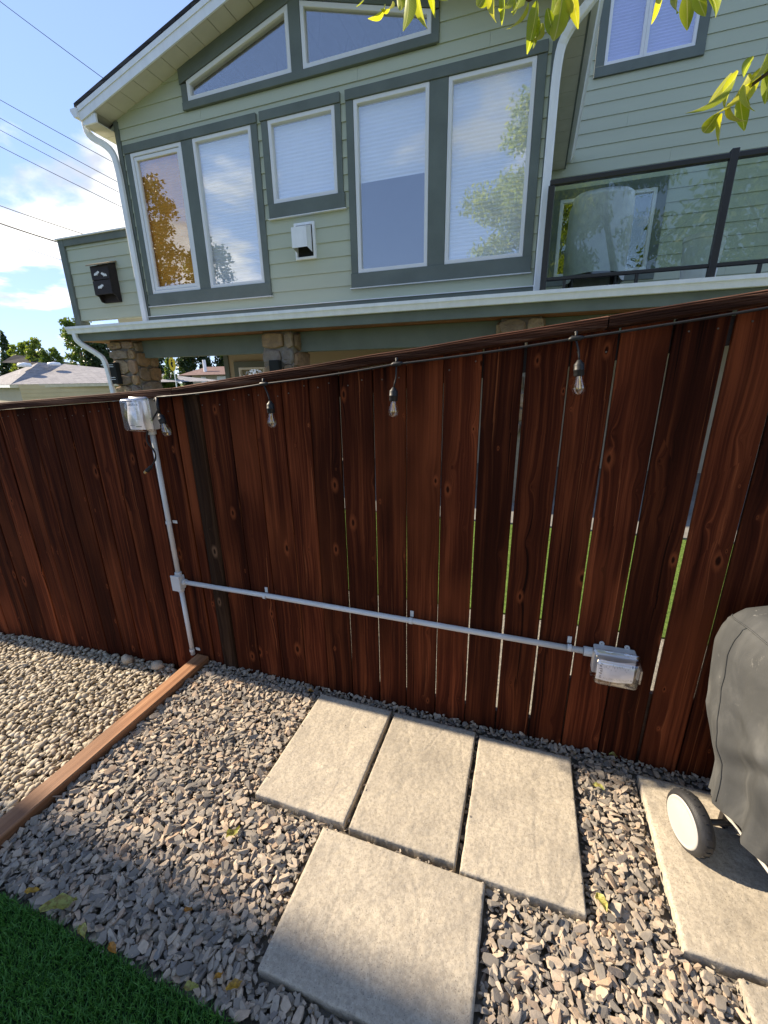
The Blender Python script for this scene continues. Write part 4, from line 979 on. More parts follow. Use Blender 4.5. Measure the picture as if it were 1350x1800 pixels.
def column(x0, x1):
    c = MB().box(x0+0.03, x1-0.03, 5.64, 6.10, -0.1, zf+0.002).build('stone_column', MAT['mortar'], house)
    def face(org, du, L, nrm):
        z = 0.9
        while z < zf-0.06:
            h = min(random.uniform(0.15, 0.26), zf-0.008-z)
            if zf-0.008-(z+h) < 0.09: h = zf-0.008-z
            x = 0.0
            while x < L-0.02:
                w = random.uniform(0.19, 0.42)
                if L-(x+w) < 0.12: w = L-x
                n = 10; pts = []; cx, cz = x+w/2, z+h/2
                for k in range(n):
                    a = 2*math.pi*k/n + random.uniform(-0.16, 0.16); ca, sa = math.cos(a), math.sin(a)
                    q = (abs(ca)**6+abs(sa)**6)**(-1/6)*random.uniform(0.90, 1.02)
                    pts.append((cx+ca*q*(w/2-0.003), cz+sa*q*(h/2-0.003)))
                b = MB(); dep = random.uniform(0.035, 0.062)
                for (f, d_) in ((1.0, 0.0), (1.0, dep*0.55), (0.965, dep*0.85), (0.86, dep), (0.40, dep*1.0)):
                    for (px, pz) in pts:
                        X_ = cx+(px-cx)*f; Z_ = cz+(pz-cz)*f; dd = d_ + (random.uniform(-0.007, 0.007) if d_ else 0)
                        b.v.append((org[0]+du[0]*X_+nrm[0]*dd, org[1]+du[1]*X_+nrm[1]*dd, Z_))
                for r_ in range(4):
                    for k in range(n): b.f.append((r_*n+k, r_*n+(k+1) % n, (r_+1)*n+(k+1) % n, (r_+1)*n+k))
                b.f.append(tuple(4*n+k for k in range(n)))
                b.build('stone', MAT['stone'], c, smooth=False)
                x += w
            z += h
    face((x0+0.0, 5.642), (1, 0), x1-x0, (0, -1)); face((x1-0.032, 5.65), (0, 1), 0.46, (1, 0)); face((x0+0.032, 5.65), (0, 1), 0.46, (-1, 0))
for k in range(3): column(*cols[k])
# gutter downspout of the deck with its dark strap band
spout([(XA+0.12, 5.38, zg+0.01), (XA+0.13, 5.38, zg-0.12), (-6.93, 5.52, zg-0.30), (-6.80, 5.55, zg-0.42), (-6.78, 5.55, 1.2), (-6.78, 5.55, 0.1)], 0.075, 0.06)
sc = MB().box(-6.70, -6.56, 5.50, 5.585, 1.61, 1.95).build('wall_lantern', MAT['dark'], house, bevel=0.004)
b = MB()
for zz_ in (1.68, 1.71, 1.88, 1.91): b.box(-6.703, -6.60, 5.494, 5.499, zz_, zz_+0.008)
b.build('lantern_band', MAT['gutter'], sc)
MB().box(-3.60, -3.44, 5.48, 5.58, 1.70, 1.90).build('wall_lantern', MAT['dark'], house, bevel=0.01)
# lower storey wall under the deck
xw = P(397, 640, 8.3)[0]
lw = MB().box(xw, XZ, 8.3, 8.4, -0.1, zf).build('lower_wall', MAT['tan_wall'], house)
siding(xw+0.1, XZ, 0.1, zf, 8.3, house, [(P(413, 640, 8.3)[0], P(470, 640, 8.3)[0]+0.3, 0.9, P(415, 636, 8.3)[2])], lap=0.19, mat=MAT['tan_wall'])
MB().box(xw-0.02, xw+0.10, 8.26, 8.40, -0.1, zf).build('corner_board', MAT['trim'], house)
x0, z1 = P(413, 640, 8.3)[0], P(415, 636, 8.3)[2]
MB().ring(rect(x0, x0+1.6, 0.9, z1), rect(x0+0.11, x0+1.49, 1.0, z1-0.12), 8.25, 8.31).build('trim_board', MAT['trim'], house)
win_rect(x0+0.115, x0+1.485, 1.005, z1-0.125, 8.28, house)
MB().box(x0+0.75, x0+0.80, 8.245, 8.30, 1.05, z1-0.16).build('window_mullion', MAT['white'], house)
MB().box(-9.0, XZ, 9.5, 9.55, -0.1, 0.9).build('patio_back_wall', MAT['tan_wall'], house)

# main house wall set back behind the deck
ZD = zg+0.10
bw = (0.073*YB, 0.207*YB, H+0.5075*YB, H+0.62*YB); dw = (0.012*YB, 0.186*YB, H+0.185*YB, H+0.318*YB)
MB().box(0.0, 0.005, 9.0, 9.01, 3, 3.01)
holes2 = [(bw[0]+0.02, bw[1]-0.02, bw[2]+0.02, bw[3]+1.0), (dw[0]+0.03, dw[1]-0.03, dw[2]+0.03, dw[3]-0.03)]
siding(XR, 6.5, ZD-0.1, 7.8, YB, house, holes2, lap=0.1905, cutx=(0.8, 2.2, 3.4))
b = MB()
rs = [(XR, 6.5, ZD-0.1, 7.8)]
for h in holes2: rs = sub_rect(rs, h)
for (a, c, d, e) in rs: b.box(a, c, YB+0.0005, YB+0.1, d, e)
b.build('wall', MAT['siding'], house)
MB().box(XR, 6.5, YB+1.4, YB+1.45, ZD-0.1, 7.8).build('inner_wall', MAT['dark'], house)  # near-black colour carries the shade of the unlit room behind the panes
tb = 0.135
MB().box(bw[0]-tb, bw[1]+tb, YB-0.048, YB-0.001, bw[2]-tb, bw[2]-0.002).build('trim_board', MAT['trim'], house, bevel=0.003)
for (a, c) in ((bw[0]-tb, bw[0]-0.001), (bw[1]+0.001, bw[1]+tb)): MB().box(a, c, YB-0.036, YB-0.001, bw[2]-0.001, bw[3]+0.2).build('trim_board', MAT['trim'], house, bevel=0.003)
bm_ = bw[0]+(bw[1]-bw[0])*0.44
w1 = win_rect(bw[0], bm_, bw[2], bw[3], YB, house, 'lilac_blind'); w2 = win_rect(bm_+0.002, bw[1], bw[2], bw[3], YB, house, 'lilac_blind')
# patio window behind the railing
MB().ring(rect(dw[0]-0.0, dw[1]+tb, dw[2]-tb, dw[3]+tb), rect(dw[0]+tb*0.8, dw[1], dw[2], dw[3]), YB-0.044, YB-0.001).build('trim_board', MAT['trim'], house)
dm = dw[0]+(dw[1]-dw[0])*0.5
win_rect(dw[0]+tb*0.8, dm, dw[2], dw[3], YB, house, None, fr=0.06); win_rect(dm+0.002, dw[1], dw[2], dw[3], YB, house, None, fr=0.06)

# glass deck railing
YRL = 5.50
rail = thing('deck_railing', 'dark bronze deck railing with clear glass panels beside the sunroom', 'railing', (1.5, YRL, ZD))
rz0, rz1 = H+0.181*YRL, H+0.352*YRL
MB().box(0.01, XZ, YRL-0.03, YRL+0.03, rz1-0.050, rz1).build('top_rail', MAT['black_metal'], rail, bevel=0.006)
MB().box(0.01, XZ, YRL-0.02, YRL+0.02, rz0, rz0+0.035).build('bottom_rail', MAT['black_metal'], rail, bevel=0.004)
px_ = [0.03, 0.292*YRL, 0.292*YRL+1.58]
for k, x in enumerate(px_): MB().box(x-0.032, x+0.032, YRL-0.034, YRL+0.034, ZD-0.02, rz1+0.03 if k else rz1-0.051).build('post', MAT['black_metal'], rail, bevel=0.005)
for k in range(2): MB().box(px_[k]+0.04, px_[k+1]-0.04, YRL-0.004, YRL+0.004, rz0+0.036, rz1-0.052).build('glass_panel', MAT['rail_glass'], rail)
for x in (0.25, 0.95, 2.0, 2.6): MB().box(x-0.015, x+0.015, YRL-0.015, YRL+0.015, ZD-0.02, rz0-0.001).build('foot_block', MAT['black_metal'], rail)
MB().box(0.0, XZ, 5.44, 9.1, ZD-0.03, ZD-0.012).build('deck_boards', simple('deck_boards', (0.13, 0.115, 0.10), 0.85, 0.2, 0.3, 3, 0.3, stretch=(1, 8, 1)), house)

# covered grill on the deck
dg = thing('covered_grill', 'light grey fabric covered grill standing on the deck behind the glass', 'grill', (0.55, 6.2, ZD))
b = MB(); yq = 6.25; n = 40; rows = 22
sx0, sx1 = P(1003, 400, yq)[0], P(1112, 400, yq)[0]; zt0 = P(1060, 322, yq)[2]; cx = (sx0+sx1)/2; hw = (sx1-sx0)/2
for a in range(rows+1):
    t = a/rows
    for k in range(n):
        q = 2*math.pi*k/n; ca, sa = math.cos(q), math.sin(q); e = (abs(ca)**5+abs(sa)**5)**(-0.2)
        if t < 0.75: z = ZD+0.22+0.10*max(0, -sa)*(1 if abs(ca) < 0.7 else 0) + (zt0-0.12-ZD-0.22)*(t/0.75); sc_ = 1.0+0.05*math.sin(t*4)
        else: q2 = (t-0.75)/0.25; z = zt0-0.12+0.12*math.sin(q2*1.57); sc_ = 1-0.93*q2**2.2
        fo = 1+0.05*mnoise.noise(Vector((ca*2.5+t*2, sa*2.5, t*2.2)))+0.03*mnoise.noise(Vector((k*0.8, t*3, 3)))
        b.v.append((cx+ca*e*hw*sc_*fo, yq+0.3+sa*e*0.30*sc_*fo, z))
for a in range(rows):
    for k in range(n): b.f.append((a*n+k, a*n+(k+1) % n, (a+1)*n+(k+1) % n, (a+1)*n+k))
b.f.append(tuple(rows*n+k for k in range(n)))
b.build('cover', simple('pale_cover', (0.62, 0.63, 0.62), 0.8, 0.2, 0.15, 6, 0.2), dg, smooth=True)
b = MB()
for s in (-1, 1):
    for yy in (yq+0.12, yq+0.48): b.tube([(cx+s*hw*0.75, yy, ZD-0.01), (cx+s*hw*0.75, yy, ZD+0.5)], 0.022, 8)
b.box(cx-hw*0.8, cx+hw*0.8, yq+0.1, yq+0.5, ZD+0.10, ZD+0.13); b.build('cart', MAT['black_metal'], dg)
# round planter
yq = 6.0; pa, pb = P(1193, 470, yq), P(1280, 400, yq); cx = (pa[0]+pb[0])/2; rr = (pb[0]-pa[0])/2; zt0 = P(1240, 404, yq-0.2)[2]
plt_ = thing('planter', 'round pale grey planter tub on the deck behind the glass', 'planter', (cx, yq, ZD))
MB().lathe([(0.001, 0), (rr*0.74, 0), (rr*0.80, 0.03), (rr*0.97, zt0-ZD-0.05), (rr, zt0-ZD-0.045), (rr*1.01, zt0-ZD), (rr*0.94, zt0-ZD), (rr*0.9, zt0-ZD-0.1), (0.001, zt0-ZD-0.1)], 40, (cx, yq, ZD-0.012), (0,0,1)).build('tub', MAT['planter'], plt_, smooth=False)
MB().lathe([(rr*0.88, 0), (0.001, 0.001)], 24, (cx, yq, zt0-0.095), (0,0,1)).build('potting_soil', MAT['soil'], plt_)

# screen wall left of the sunroom (parapet with bat house)
px0, px1, pz0, pz1 = U(-1.306), XL-0.02, Z(0.178), Z(0.391)
siding(px0+0.02, px1, pz0, Z(0.372), YF, house, [], lap=LAP)
MB().box(px0+0.005, px1, YF+0.0005, YF+0.10, pz0, Z(0.386)).build('screen_wall', MAT['siding'], house)
MB().box(px0, px0+0.115, YF-0.05, YF+0.11, Z(0.168), Z(0.3865)).build('trim_board', MAT['trim'], house, bevel=0.003)
MB().box(px0+0.116, px1, YF-0.045, YF-0.001, Z(0.370), Z(0.3865)).build('trim_board', MAT['trim'], house, bevel=0.003)
MB().box(px0-0.03, px1, YF-0.07, YF+0.13, Z(0.387), pz1).build('parapet_cap', MAT['gutter'], house, bevel=0.003)
MB().box(px0-0.01, px0+0.125, YF-0.06, YF+0.12, Z(0.150), Z(0.1675)).build('post_base', MAT['trim'], house)
MB().box(px0+0.13, px1, YF-0.05, YF+0.10, Z(0.152), Z(0.164)).build('screen_sill', MAT['gutter'], house)
MB().box(-10.2, -7.7, 8.9, 8.95, H+0.8, H+2.1).build('cream_panel', MAT['cream'], house)
bat = thing('bat_house', 'dark bat house with three white bats hung on the screen wall', 'bat house', (-6.6, YF-0.02, Z(0.24)))
bx0, bx1 = P(170, 500, YF-0.16)[0]-0.0, P(197, 500, YF-0.16)[0]
bx0, bx1 = -6.27, -5.97
q0 = P(157, 468, YF-0.17); q1 = P(188, 464, YF-0.17); q2 = P(166, 519, YF-0.17)
bx0, bx1, bz1, bz0 = q0[0], q1[0], q1[2], q2[2]; yb0, yb1 = YF-0.17, YF-0.021; zm = (bz0+bz1)/2
MB().box(bx0, bx1, yb0, yb0+0.02, zm+0.004, bz1).build('front_board', MAT['bat_wood'], bat, bevel=0.002); MB().box(bx0, bx1, yb0, yb0+0.02, bz0, zm-0.004).build('front_board', MAT['bat_wood'], bat, bevel=0.002)
for xs_ in (bx0-0.001, bx1-0.019):
    b = MB(); pr = [(yb0+0.0205, bz0-0.005), (yb0+0.06, bz0-0.02), (yb0+0.09, bz0-0.09), (yb1, bz0-0.10), (yb1, bz1+0.05), (yb0+0.0205, bz1)]
    n = len(pr); b.v = [(xs_, y, z) for y, z in pr] + [(xs_+0.02, y, z) for y, z in pr]; b.f = [tuple(range(n)), tuple(range(2*n-1, n-1, -1))] + [(i, (i+1) % n, (i+1) % n+n, i+n) for i in range(n)]
    b.build('side_board', MAT['bat_wood'], bat)
MB().box(bx0+0.02, bx1-0.02, yb1-0.015, yb1, bz0-0.10, bz1).build('back_board', MAT['bat_wood'], bat)
b = MB(); b.add([(bx0-0.03,yb0-0.04,bz1-0.005),(bx1+0.03,yb0-0.04,bz1-0.005),(bx1+0.03,yb1,bz1+0.06),(bx0-0.03,yb1,bz1+0.06),(bx0-0.03,yb0-0.04,bz1+0.013),(bx1+0.03,yb0-0.04,bz1+0.013),(bx1+0.03,yb1,bz1+0.078),(bx0-0.03,yb1,bz1+0.078)],
      [(0,3,2,1),(4,5,6,7),(0,1,5,4),(1,2,6,5),(2,3,7,6),(3,0,4,7)]); b.build('roof_board', MAT['bat_roof'], bat)
batp = [(0,-0.45),(0.12,-0.15),(0.35,-0.28),(0.5,-0.05),(0.72,-0.18),(1.0,0.05),(0.6,0.42),(0.2,0.22),(0.12,0.42),(0.04,0.30),(-0.04,0.30),(-0.12,0.42),(-0.2,0.22),(-0.6,0.42),(-1.0,0.05),(-0.72,-0.18),(-0.5,-0.05),(-0.35,-0.28),(-0.12,-0.15)]
bwid = bx1-bx0
for (fx, fz, an, sz) in ((0.33, 0.72, 20, 0.17), (0.72, 0.66, -20, 0.17), (0.42, 0.26, 15, 0.18)):
    c_, s_ = math.cos(R(an)), math.sin(R(an)); k = sz*bwid
    MB().prism([(bx0+fx*bwid+(x*c_-z*s_)*k, bz0+fz*(bz1-bz0)+(x*s_+z*c_)*k) for x, z in batp], yb0-0.004, yb0-0.0005).build('painted_bat', MAT['white'], bat)

# ------------------------------------------------------------------ trees
def leaf_cloud(name, centers, n, size, mat, parent, droop=0.0, aspect=0.5, shell=0.55):
    """n little two-triangle leaves spread through ellipsoid clumps (x, y, z, rx, ry, rz)"""
    cs = np.array(centers); wgt = cs[:, 3]*cs[:, 4]*cs[:, 5]; wgt = wgt**0.75; idx = RNG.choice(len(cs), n, p=wgt/wgt.sum())
    d = RNG.normal(size=(n, 3)); d /= np.linalg.norm(d, axis=1)[:, None]; r = RNG.uniform(0, 1, n)**shell
    p = cs[idx, :3] + d*cs[idx, 3:]*r[:, None]*RNG.uniform(0.75, 1.12, (n, 1))
    a = RNG.normal(size=(n, 3)); a[:, 2] -= droop*2; a /= np.linalg.norm(a, axis=1)[:, None]
    b = np.cross(a, RNG.normal(size=(n, 3))); b /= np.linalg.norm(b, axis=1)[:, None]; nn = np.cross(a, b)
    s = size*RNG.uniform(0.6, 1.35, (n, 1))
    V = np.zeros((n*4, 3)); V[0::4] = p-a*s; V[1::4] = p+b*s*aspect+nn*s*0.12; V[2::4] = p+a*s; V[3::4] = p-b*s*aspect+nn*s*0.12
    i = np.arange(n)*4; F = np.concatenate([np.stack([i, i+1, i+2], 1), np.stack([i, i+2, i+3], 1)])
    me = bpy.data.meshes.new(name); me.vertices.add(len(V)); me.vertices.foreach_set('co', V.astype(np.float32).ravel()); me.loops.add(F.size); me.loops.foreach_set('vertex_index', F.astype(np.int32).ravel())
    me.polygons.add(len(F)); me.polygons.foreach_set('loop_start', np.arange(0, F.size, 3, dtype=np.int32)); me.update(calc_edges=True)
    return link(name, me, mat, parent)
def tree(name, label, x, y, zg_, h, rad, mat, n=5000, leaf=0.12, conical=False, group=None, clumps=26, low=0.25):
    t = thing(name, label, 'tree', (x, y, zg_), group)
    lean = random.uniform(-0.04, 0.04)*h
    MB().tube([(x, y, zg_-0.1), (x+lean*0.3, y, zg_+h*0.3), (x+lean, y, zg_+h*0.85)], [h*0.028, h*0.02, h*0.005], 8).build('trunk', MAT['bark'], t, smooth=True)
    cl = []; br = MB()
    for k in range(clumps):
        f = low + (1-low)*((k+0.5)/clumps); a = k*2.4+random.uniform(-0.4, 0.4)
        if conical: rr_ = rad*(1.04-f)/(1.04-low)*random.uniform(0.75, 1.0); s = max(rr_*0.55, rad*0.10); q = (0.8*rr_, s, s, h*0.06)
        else: rr_ = rad*math.sqrt(max(0.05, 1-((f-0.55)/0.52)**2))*random.uniform(0.55, 1.0); s = rad*random.uniform(0.26, 0.42); q = (rr_*0.72, s, s, s*0.8)
        c = (x+lean*f+math.cos(a)*q[0], y+math.sin(a)*q[0], zg_+h*f*0.97); cl.append((*c, q[1], q[2], q[3]))
        if k % 2 == 0: br.tube([(x+lean*f*0.8, y, zg_+h*f*0.75), c], [h*0.008, h*0.002], 5)
    br.build('limb', MAT['bark'], t); leaf_cloud('crown', cl, n, leaf, mat, t)
    return t
# ------------------------------------------------------------------ neighbours seen past the left end
def at(u, v, y): return P(u, v, y)
nb = thing('neighbour_house', 'beige bungalow with grey hip roof beyond the fence at left', 'house', (-30, 20, -1))
eL, eR, r0, r1 = at(18, 676, 18), at(215, 679, 23), at(68, 637, 22), at(112, 639, 24.5)
ez = eL[2]
b = MB(); far = (eL[0]-9, eL[1]+7.5, ez); r2 = (r0[0]-4.5, r0[1]+3.8, r0[2])
b.add([(eL[0], eL[1], ez), (eR[0]+1.5, eR[1], ez), r0, (r1[0], r1[1], r0[2]-0.02), (eR[0]+4, eR[1]+6, ez), far, (eL[0]-8, eL[1]+2.5, ez)], [(0,1,3,2), (1,4,3), (0,2,6), (2,3,4,5), (6,2,5)])
b.build('roof', MAT['grey_roof'], nb)
def wallq(p, q, z0, z1, th, mat, name):
    p, q = Vector((p[0], p[1], 0)), Vector((q[0], q[1], 0)); d = (q-p).normalized(); nn = Vector((-d.y, d.x, 0))*th
    b = MB(); v = [p, q, q+nn, p+nn]; b.add([(a.x, a.y, z0) for a in v]+[(a.x, a.y, z1) for a in v], [(0,3,2,1),(4,5,6,7),(0,1,5,4),(1,2,6,5),(2,3,7,6),(3,0,4,7)]); return b.build(name, mat, nb)
ins = Vector((0.35, 0.25, 0))
wa = (eL[0]+0.35, eL[1]+0.25); wb_ = (eR[0]+1.2, eR[1]+0.2); wcx = (eL[0]-7.6, eL[1]+2.7)
wallq(wa, wb_, -1.6, ez-0.02, 0.2, MAT['cream'], 'wall'); wallq(wcx, wa, -1.6, ez-0.02, 0.2, MAT['tan_wall'], 'wall')
dd_ = Vector((wb_[0]-wa[0], wb_[1]-wa[1], 0)).normalized(); no = Vector((dd_.y, -dd_.x, 0))
for k in range(5):
    off = Vector((wa[0], wa[1], 0))+no*0.02; off2 = Vector((wb_[0], wb_[1], 0))+no*0.02
    wallq(off, off2, ez-0.30-0.24*k, ez-0.085-0.24*k, 0.018, MAT['cream'], 'plank')
p, q = (eL[0]-0.02, eL[1]-0.04), (eR[0]+1.5, eR[1]-0.04); wallq(p, q, ez-0.20, ez-0.02, 0.10, simple('cream_gutter', (0.66, 0.58, 0.42), 0.5, 0.4), 'gutter')
wallq((eL[0]-8.0, eL[1]+2.46), (eL[0]-0.03, eL[1]-0.03), ez-0.18, ez-0.02, 0.10, MAT['gutter'], 'gutter')
vx = at(43, 642, 20.5); MB().lathe([(0.0001, 0.28), (0.35, 0.22), (0.42, 0.1), (0.36, 0)], 14, (vx[0], vx[1], vx[2]-0.1), (0,0,1)).build('roof_vent', MAT['gutter'], nb, smooth=True)
vx = at(95, 640, 22.5); MB().lathe([(0.0001, 0.25), (0.35, 0.2), (0.42, 0.1), (0.36, 0)], 14, (vx[0], vx[1], vx[2]-0.1), (0,0,1)).build('roof_vent', MAT['gutter'], nb, smooth=True)
nb2 = thing('far_house', 'small far house with dark grey roof behind the beige bungalow', 'house', (-58, 38, -1.5))
a0, a1, t0, t1 = at(2, 637, 40), at(82, 641, 42), at(24, 624, 42), at(52, 626, 43)
b = MB(); b.add([a0, a1, t1, t0, (a1[0], a1[1]+6, a1[2]), (a0[0], a0[1]+6, a0[2])], [(0,1,2,3), (1,4,2), (3,2,4,5), (0,3,5)]); b.build('roof', MAT['dark_roof'], nb2)
MB().box(a0[0]+0.5, a1[0]-0.5, 42.2, 46, -1.6, a0[2]+0.02).build('wall', MAT['tan_wall'], nb2)
nb3 = thing('far_house', 'far bungalow with brown roof and flue seen under the deck beam', 'house', (-36, 30, -1))
a0, a1, t0, t1 = at(312, 660, 30), at(470, 656, 30), at(362, 645, 33), at(440, 643, 33)
b = MB(); b.add([a0, (a1[0], a1[1], a0[2]), (t1[0], t1[1], t0[2]), t0, (a1[0], a1[1]+7, a0[2]), (a0[0], a0[1]+7, a0[2])], [(0,1,2,3), (1,4,2), (3,2,4,5), (0,3,5), (0,5,4,1)]); b.build('roof', MAT['brown_roof'], nb3)
MB().box(a0[0]+1.0, a1[0]-0.4, 30.6, 36, -1.6, a0[2]-0.02).build('wall', MAT['tan_wall'], nb3)
f0 = at(358, 652, 31); MB().tube([(f0[0], 31.2, f0[2]-0.4), (f0[0], 31.2, f0[2]+0.9)], 0.14, 10).build('flue', MAT['gutter'], nb3)
g0, g1 = at(382, 661, 30.58), at(396, 668, 30.58); MB().box(g0[0], g1[0]+0.3, 30.50, 30.59, -0.2, g0[2]-0.02).build('window', MAT['white'], nb3)
g0, g1 = at(354, 662, 30.58), at(364, 672, 30.58); MB().box(g0[0], g1[0], 30.50, 30.59, -1.2, g0[2]-0.02).build('pillar', MAT['white'], nb3)
sg = thing('road_sign', 'yellow road sign on a post seen under the deck beam', 'sign', (at(303, 640, 22)[0], 22, -1.6))
c0 = at(303, 640, 22); rad = 0.42
MB().prism([(c0[0]+rad*math.cos(a)*0.62, c0[2]+rad*math.sin(a)*1.0) for a in [2*math.pi*k/16 for k in range(16)]], 21.98, 22.0).build('sign_plate', MAT['yellow_sign'], sg)
b = MB(); b.prism([(c0[0]-0.05, c0[2]-0.18), (c0[0]+0.06, c0[2]-0.18), (c0[0]+0.02, c0[2]), (c0[0]+0.10, c0[2]+0.08), (c0[0]-0.04, c0[2]+0.16), (c0[0]-0.12, c0[2]+0.02)], 21.972, 21.978); b.lathe([(0.0001,0),(0.05,0.001),(0.05,0.004)], 10, (c0[0], 21.972, c0[2]+0.22), (0,1,0)); b.build('sign_figure', MAT['dark'], sg)
MB().tube([(c0[0], 22.05, -1.7), (c0[0], 22.05, c0[2]+0.3)], 0.03, 8).build('post', MAT['gutter'], sg)

def tree_at(label, u, vtop, y, wpx, mat, name='leafy_tree', n=5000, leaf=0.16, conical=False, zg_=-1.6, low=0.2):
    c = P(u, vtop, y); e = P(u+wpx/2, vtop, y); h = c[2]-zg_
    return tree(name, label, c[0], y, zg_, h, (e[0]-c[0]), mat, n, leaf, conical, None, 30, low)
tree_at('dark conifer at the far left edge above the rooftops', 2, 583, 48, 34, MAT['tree_b'], 'conifer_tree', 5000, 0.30, True)
tree_at('pale green rounded tree beside the far left conifer', 30, 603, 44, 30, MAT['tree_c'], n=3500, leaf=0.24)
tree_at('light green tree with an open crown above the grey roof ridge', 56, 594, 43, 28, MAT['tree_c'], n=4200, leaf=0.22)
tree_at('low light green tree between the open tree and the tall airy tree', 88, 612, 42, 34, MAT['tree_a'], n=3600, leaf=0.22)
tree_at('tall airy tree just left of the stone corner column', 128, 560, 38, 50, MAT['tree_a'], n=5200, leaf=0.20)
tree_at('dense green tree half hidden behind the corner column downspout', 162, 590, 34, 52, MAT['tree_b'], n=6500, leaf=0.18)
tree_at('light green conifer behind the yellow road sign', 292, 628, 26, 52, MAT['tree_a'], 'conifer_tree', 5500, 0.13, True, low=0.1)
tree_at('dark tree behind the stone corner column', 262, 600, 34, 50, MAT['tree_b'], n=5500, leaf=0.18)
tree_at('dark green trees rising behind the brown roofed bungalow, left one', 335, 602, 40, 60, MAT['tree_b'], n=6500, leaf=0.2)
tree_at('dark green trees rising behind the brown roofed bungalow, right one', 400, 600, 42, 70, MAT['tree_b'], n=6500, leaf=0.2)

# ------------------------------------------------------------------ overhead wires
def wire(u0, v0, u1, v1, y, r, label, sag=0.15):
    a, c = Vector(P(u0, v0, y)), Vector(P(u1, v1, y)); d = c-a; a2 = a-d*1.2; c2 = c+d*1.2
    n = 24; pts = [a2.lerp(c2, k/n) - Vector((0, 0, sag*(1-(2*k/n-1)**2)))+Vector((0,0,sag*0.85)) for k in range(n+1)]
    tag(MB().tube(pts, r, 6).build('overhead_wire', MAT['wire'], smooth=True), label, 'wire', 'overhead wires left of the house')
wire(0, 2, 187, 141, 15, 0.012, 'topmost overhead wire, running from the corner to the eave')
wire(0, 175, 203, 287, 15, 0.012, 'second overhead wire from the top')
wire(0, 207, 208, 320, 15, 0.012, 'third overhead wire from the top')
wire(0, 228, 210, 338, 15, 0.011, 'fourth overhead wire from the top, close under the third')
wire(0, 257, 215, 364, 15, 0.013, 'fifth overhead wire crossing the big white cloud')
wire(0, 361, 150, 412, 12, 0.014, 'overhead wire ending above the screen wall parapet')
wire(0, 392, 108, 427, 12, 0.024, 'thick overhead cable reaching the screen wall corner')
wire(0, 420, 110, 457, 12, 0.009, 'lowest thin overhead wire beside the screen wall')

# ------------------------------------------------------------------ yard tree overhanging the camera
random.seed(21); RNG = np.random.default_rng(21)
yt = thing('yard_tree', 'yard tree whose yellow-green leafy twigs hang into the top of the view', 'tree', (2.3, -1.6, -0.04))
MB().tube([(2.3,-1.6,-0.1), (2.25,-1.55,1.0), (2.1,-1.4,2.2), (1.8,-1.6,3.6), (1.4,-2.0,5.2), (1.2,-2.1,6.6)], [0.16,0.13,0.115,0.09,0.06,0.02], 12).build('trunk', MAT['bark'], yt, smooth=True)
MB().tube([(2.1,-1.4,2.2), (1.6,-0.5,2.9), (1.0,0.4,3.0), (0.4,0.95,2.75), (-0.1,1.15,2.62), (-0.5,1.2,2.56)], [0.07,0.05,0.035,0.022,0.012,0.005], 8).build('limb', MAT['bark'], yt, smooth=True)
MB().tube([(1.0,0.4,3.0), (0.85,0.8,2.75), (0.62,1.0,2.45), (0.45,1.02,2.22)], [0.02,0.015,0.010,0.006], 7).build('limb', MAT['bark'], yt, smooth=True)
MB().tube([(1.9,-1.5,3.2), (0.6,-2.0,4.6), (-0.6,-2.3,5.6), (-1.6,-2.4,6.0)], [0.06,0.045,0.03,0.01], 8).build('limb', MAT['bark'], yt, smooth=True)
MB().tube([(1.8,-1.6,3.6), (2.8,-2.4,4.8), (3.6,-2.8,5.4)], [0.06,0.04,0.01], 8).build('limb', MAT['bark'], yt, smooth=True)
cl = []
for k in range(70):
    a = random.uniform(0, 6.283); f = random.uniform(0, 1)**0.6
    zc_ = random.uniform(4.1, 8.4); rr_ = 2.5*math.sqrt(max(0.06, 1-((zc_-5.9)/2.7)**2))
    cl.append((0.35+math.cos(a)*rr_*f, -2.3+math.sin(a)*rr_*0.75*f, zc_, 0.62, 0.62, 0.42))
leaf_cloud('crown', cl, 42000, 0.062, MAT['leaf'], yt, droop=0.8, aspect=0.38)
def leaf_mesh(curl, fold, L=1.0, w=0.19):
    n = 7; V = []; F = []
    for k in range(n+1):
        t = k/n; ww = w*math.sin(math.pi*min(1, t*0.93+0.05))**0.85*(1.15-0.35*t); bx_ = -curl*t*t*0.35; z_ = -t*L*(1-0.12*curl*t)
        V += [(-ww, bx_+fold*ww, z_), (0, bx_, z_), (ww, bx_+fold*ww, z_)]
    for k in range(n):
        for j in (0, 1): F.append((3*k+j, 3*k+j+1, 3*k+4+j, 3*k+3+j))
    me = bpy.data.meshes.new('leaf'); me.from_pydata(V, [], F); me.materials.append(MAT['leaf_near'])
    for p in me.polygons: p.use_smooth = True
    return me
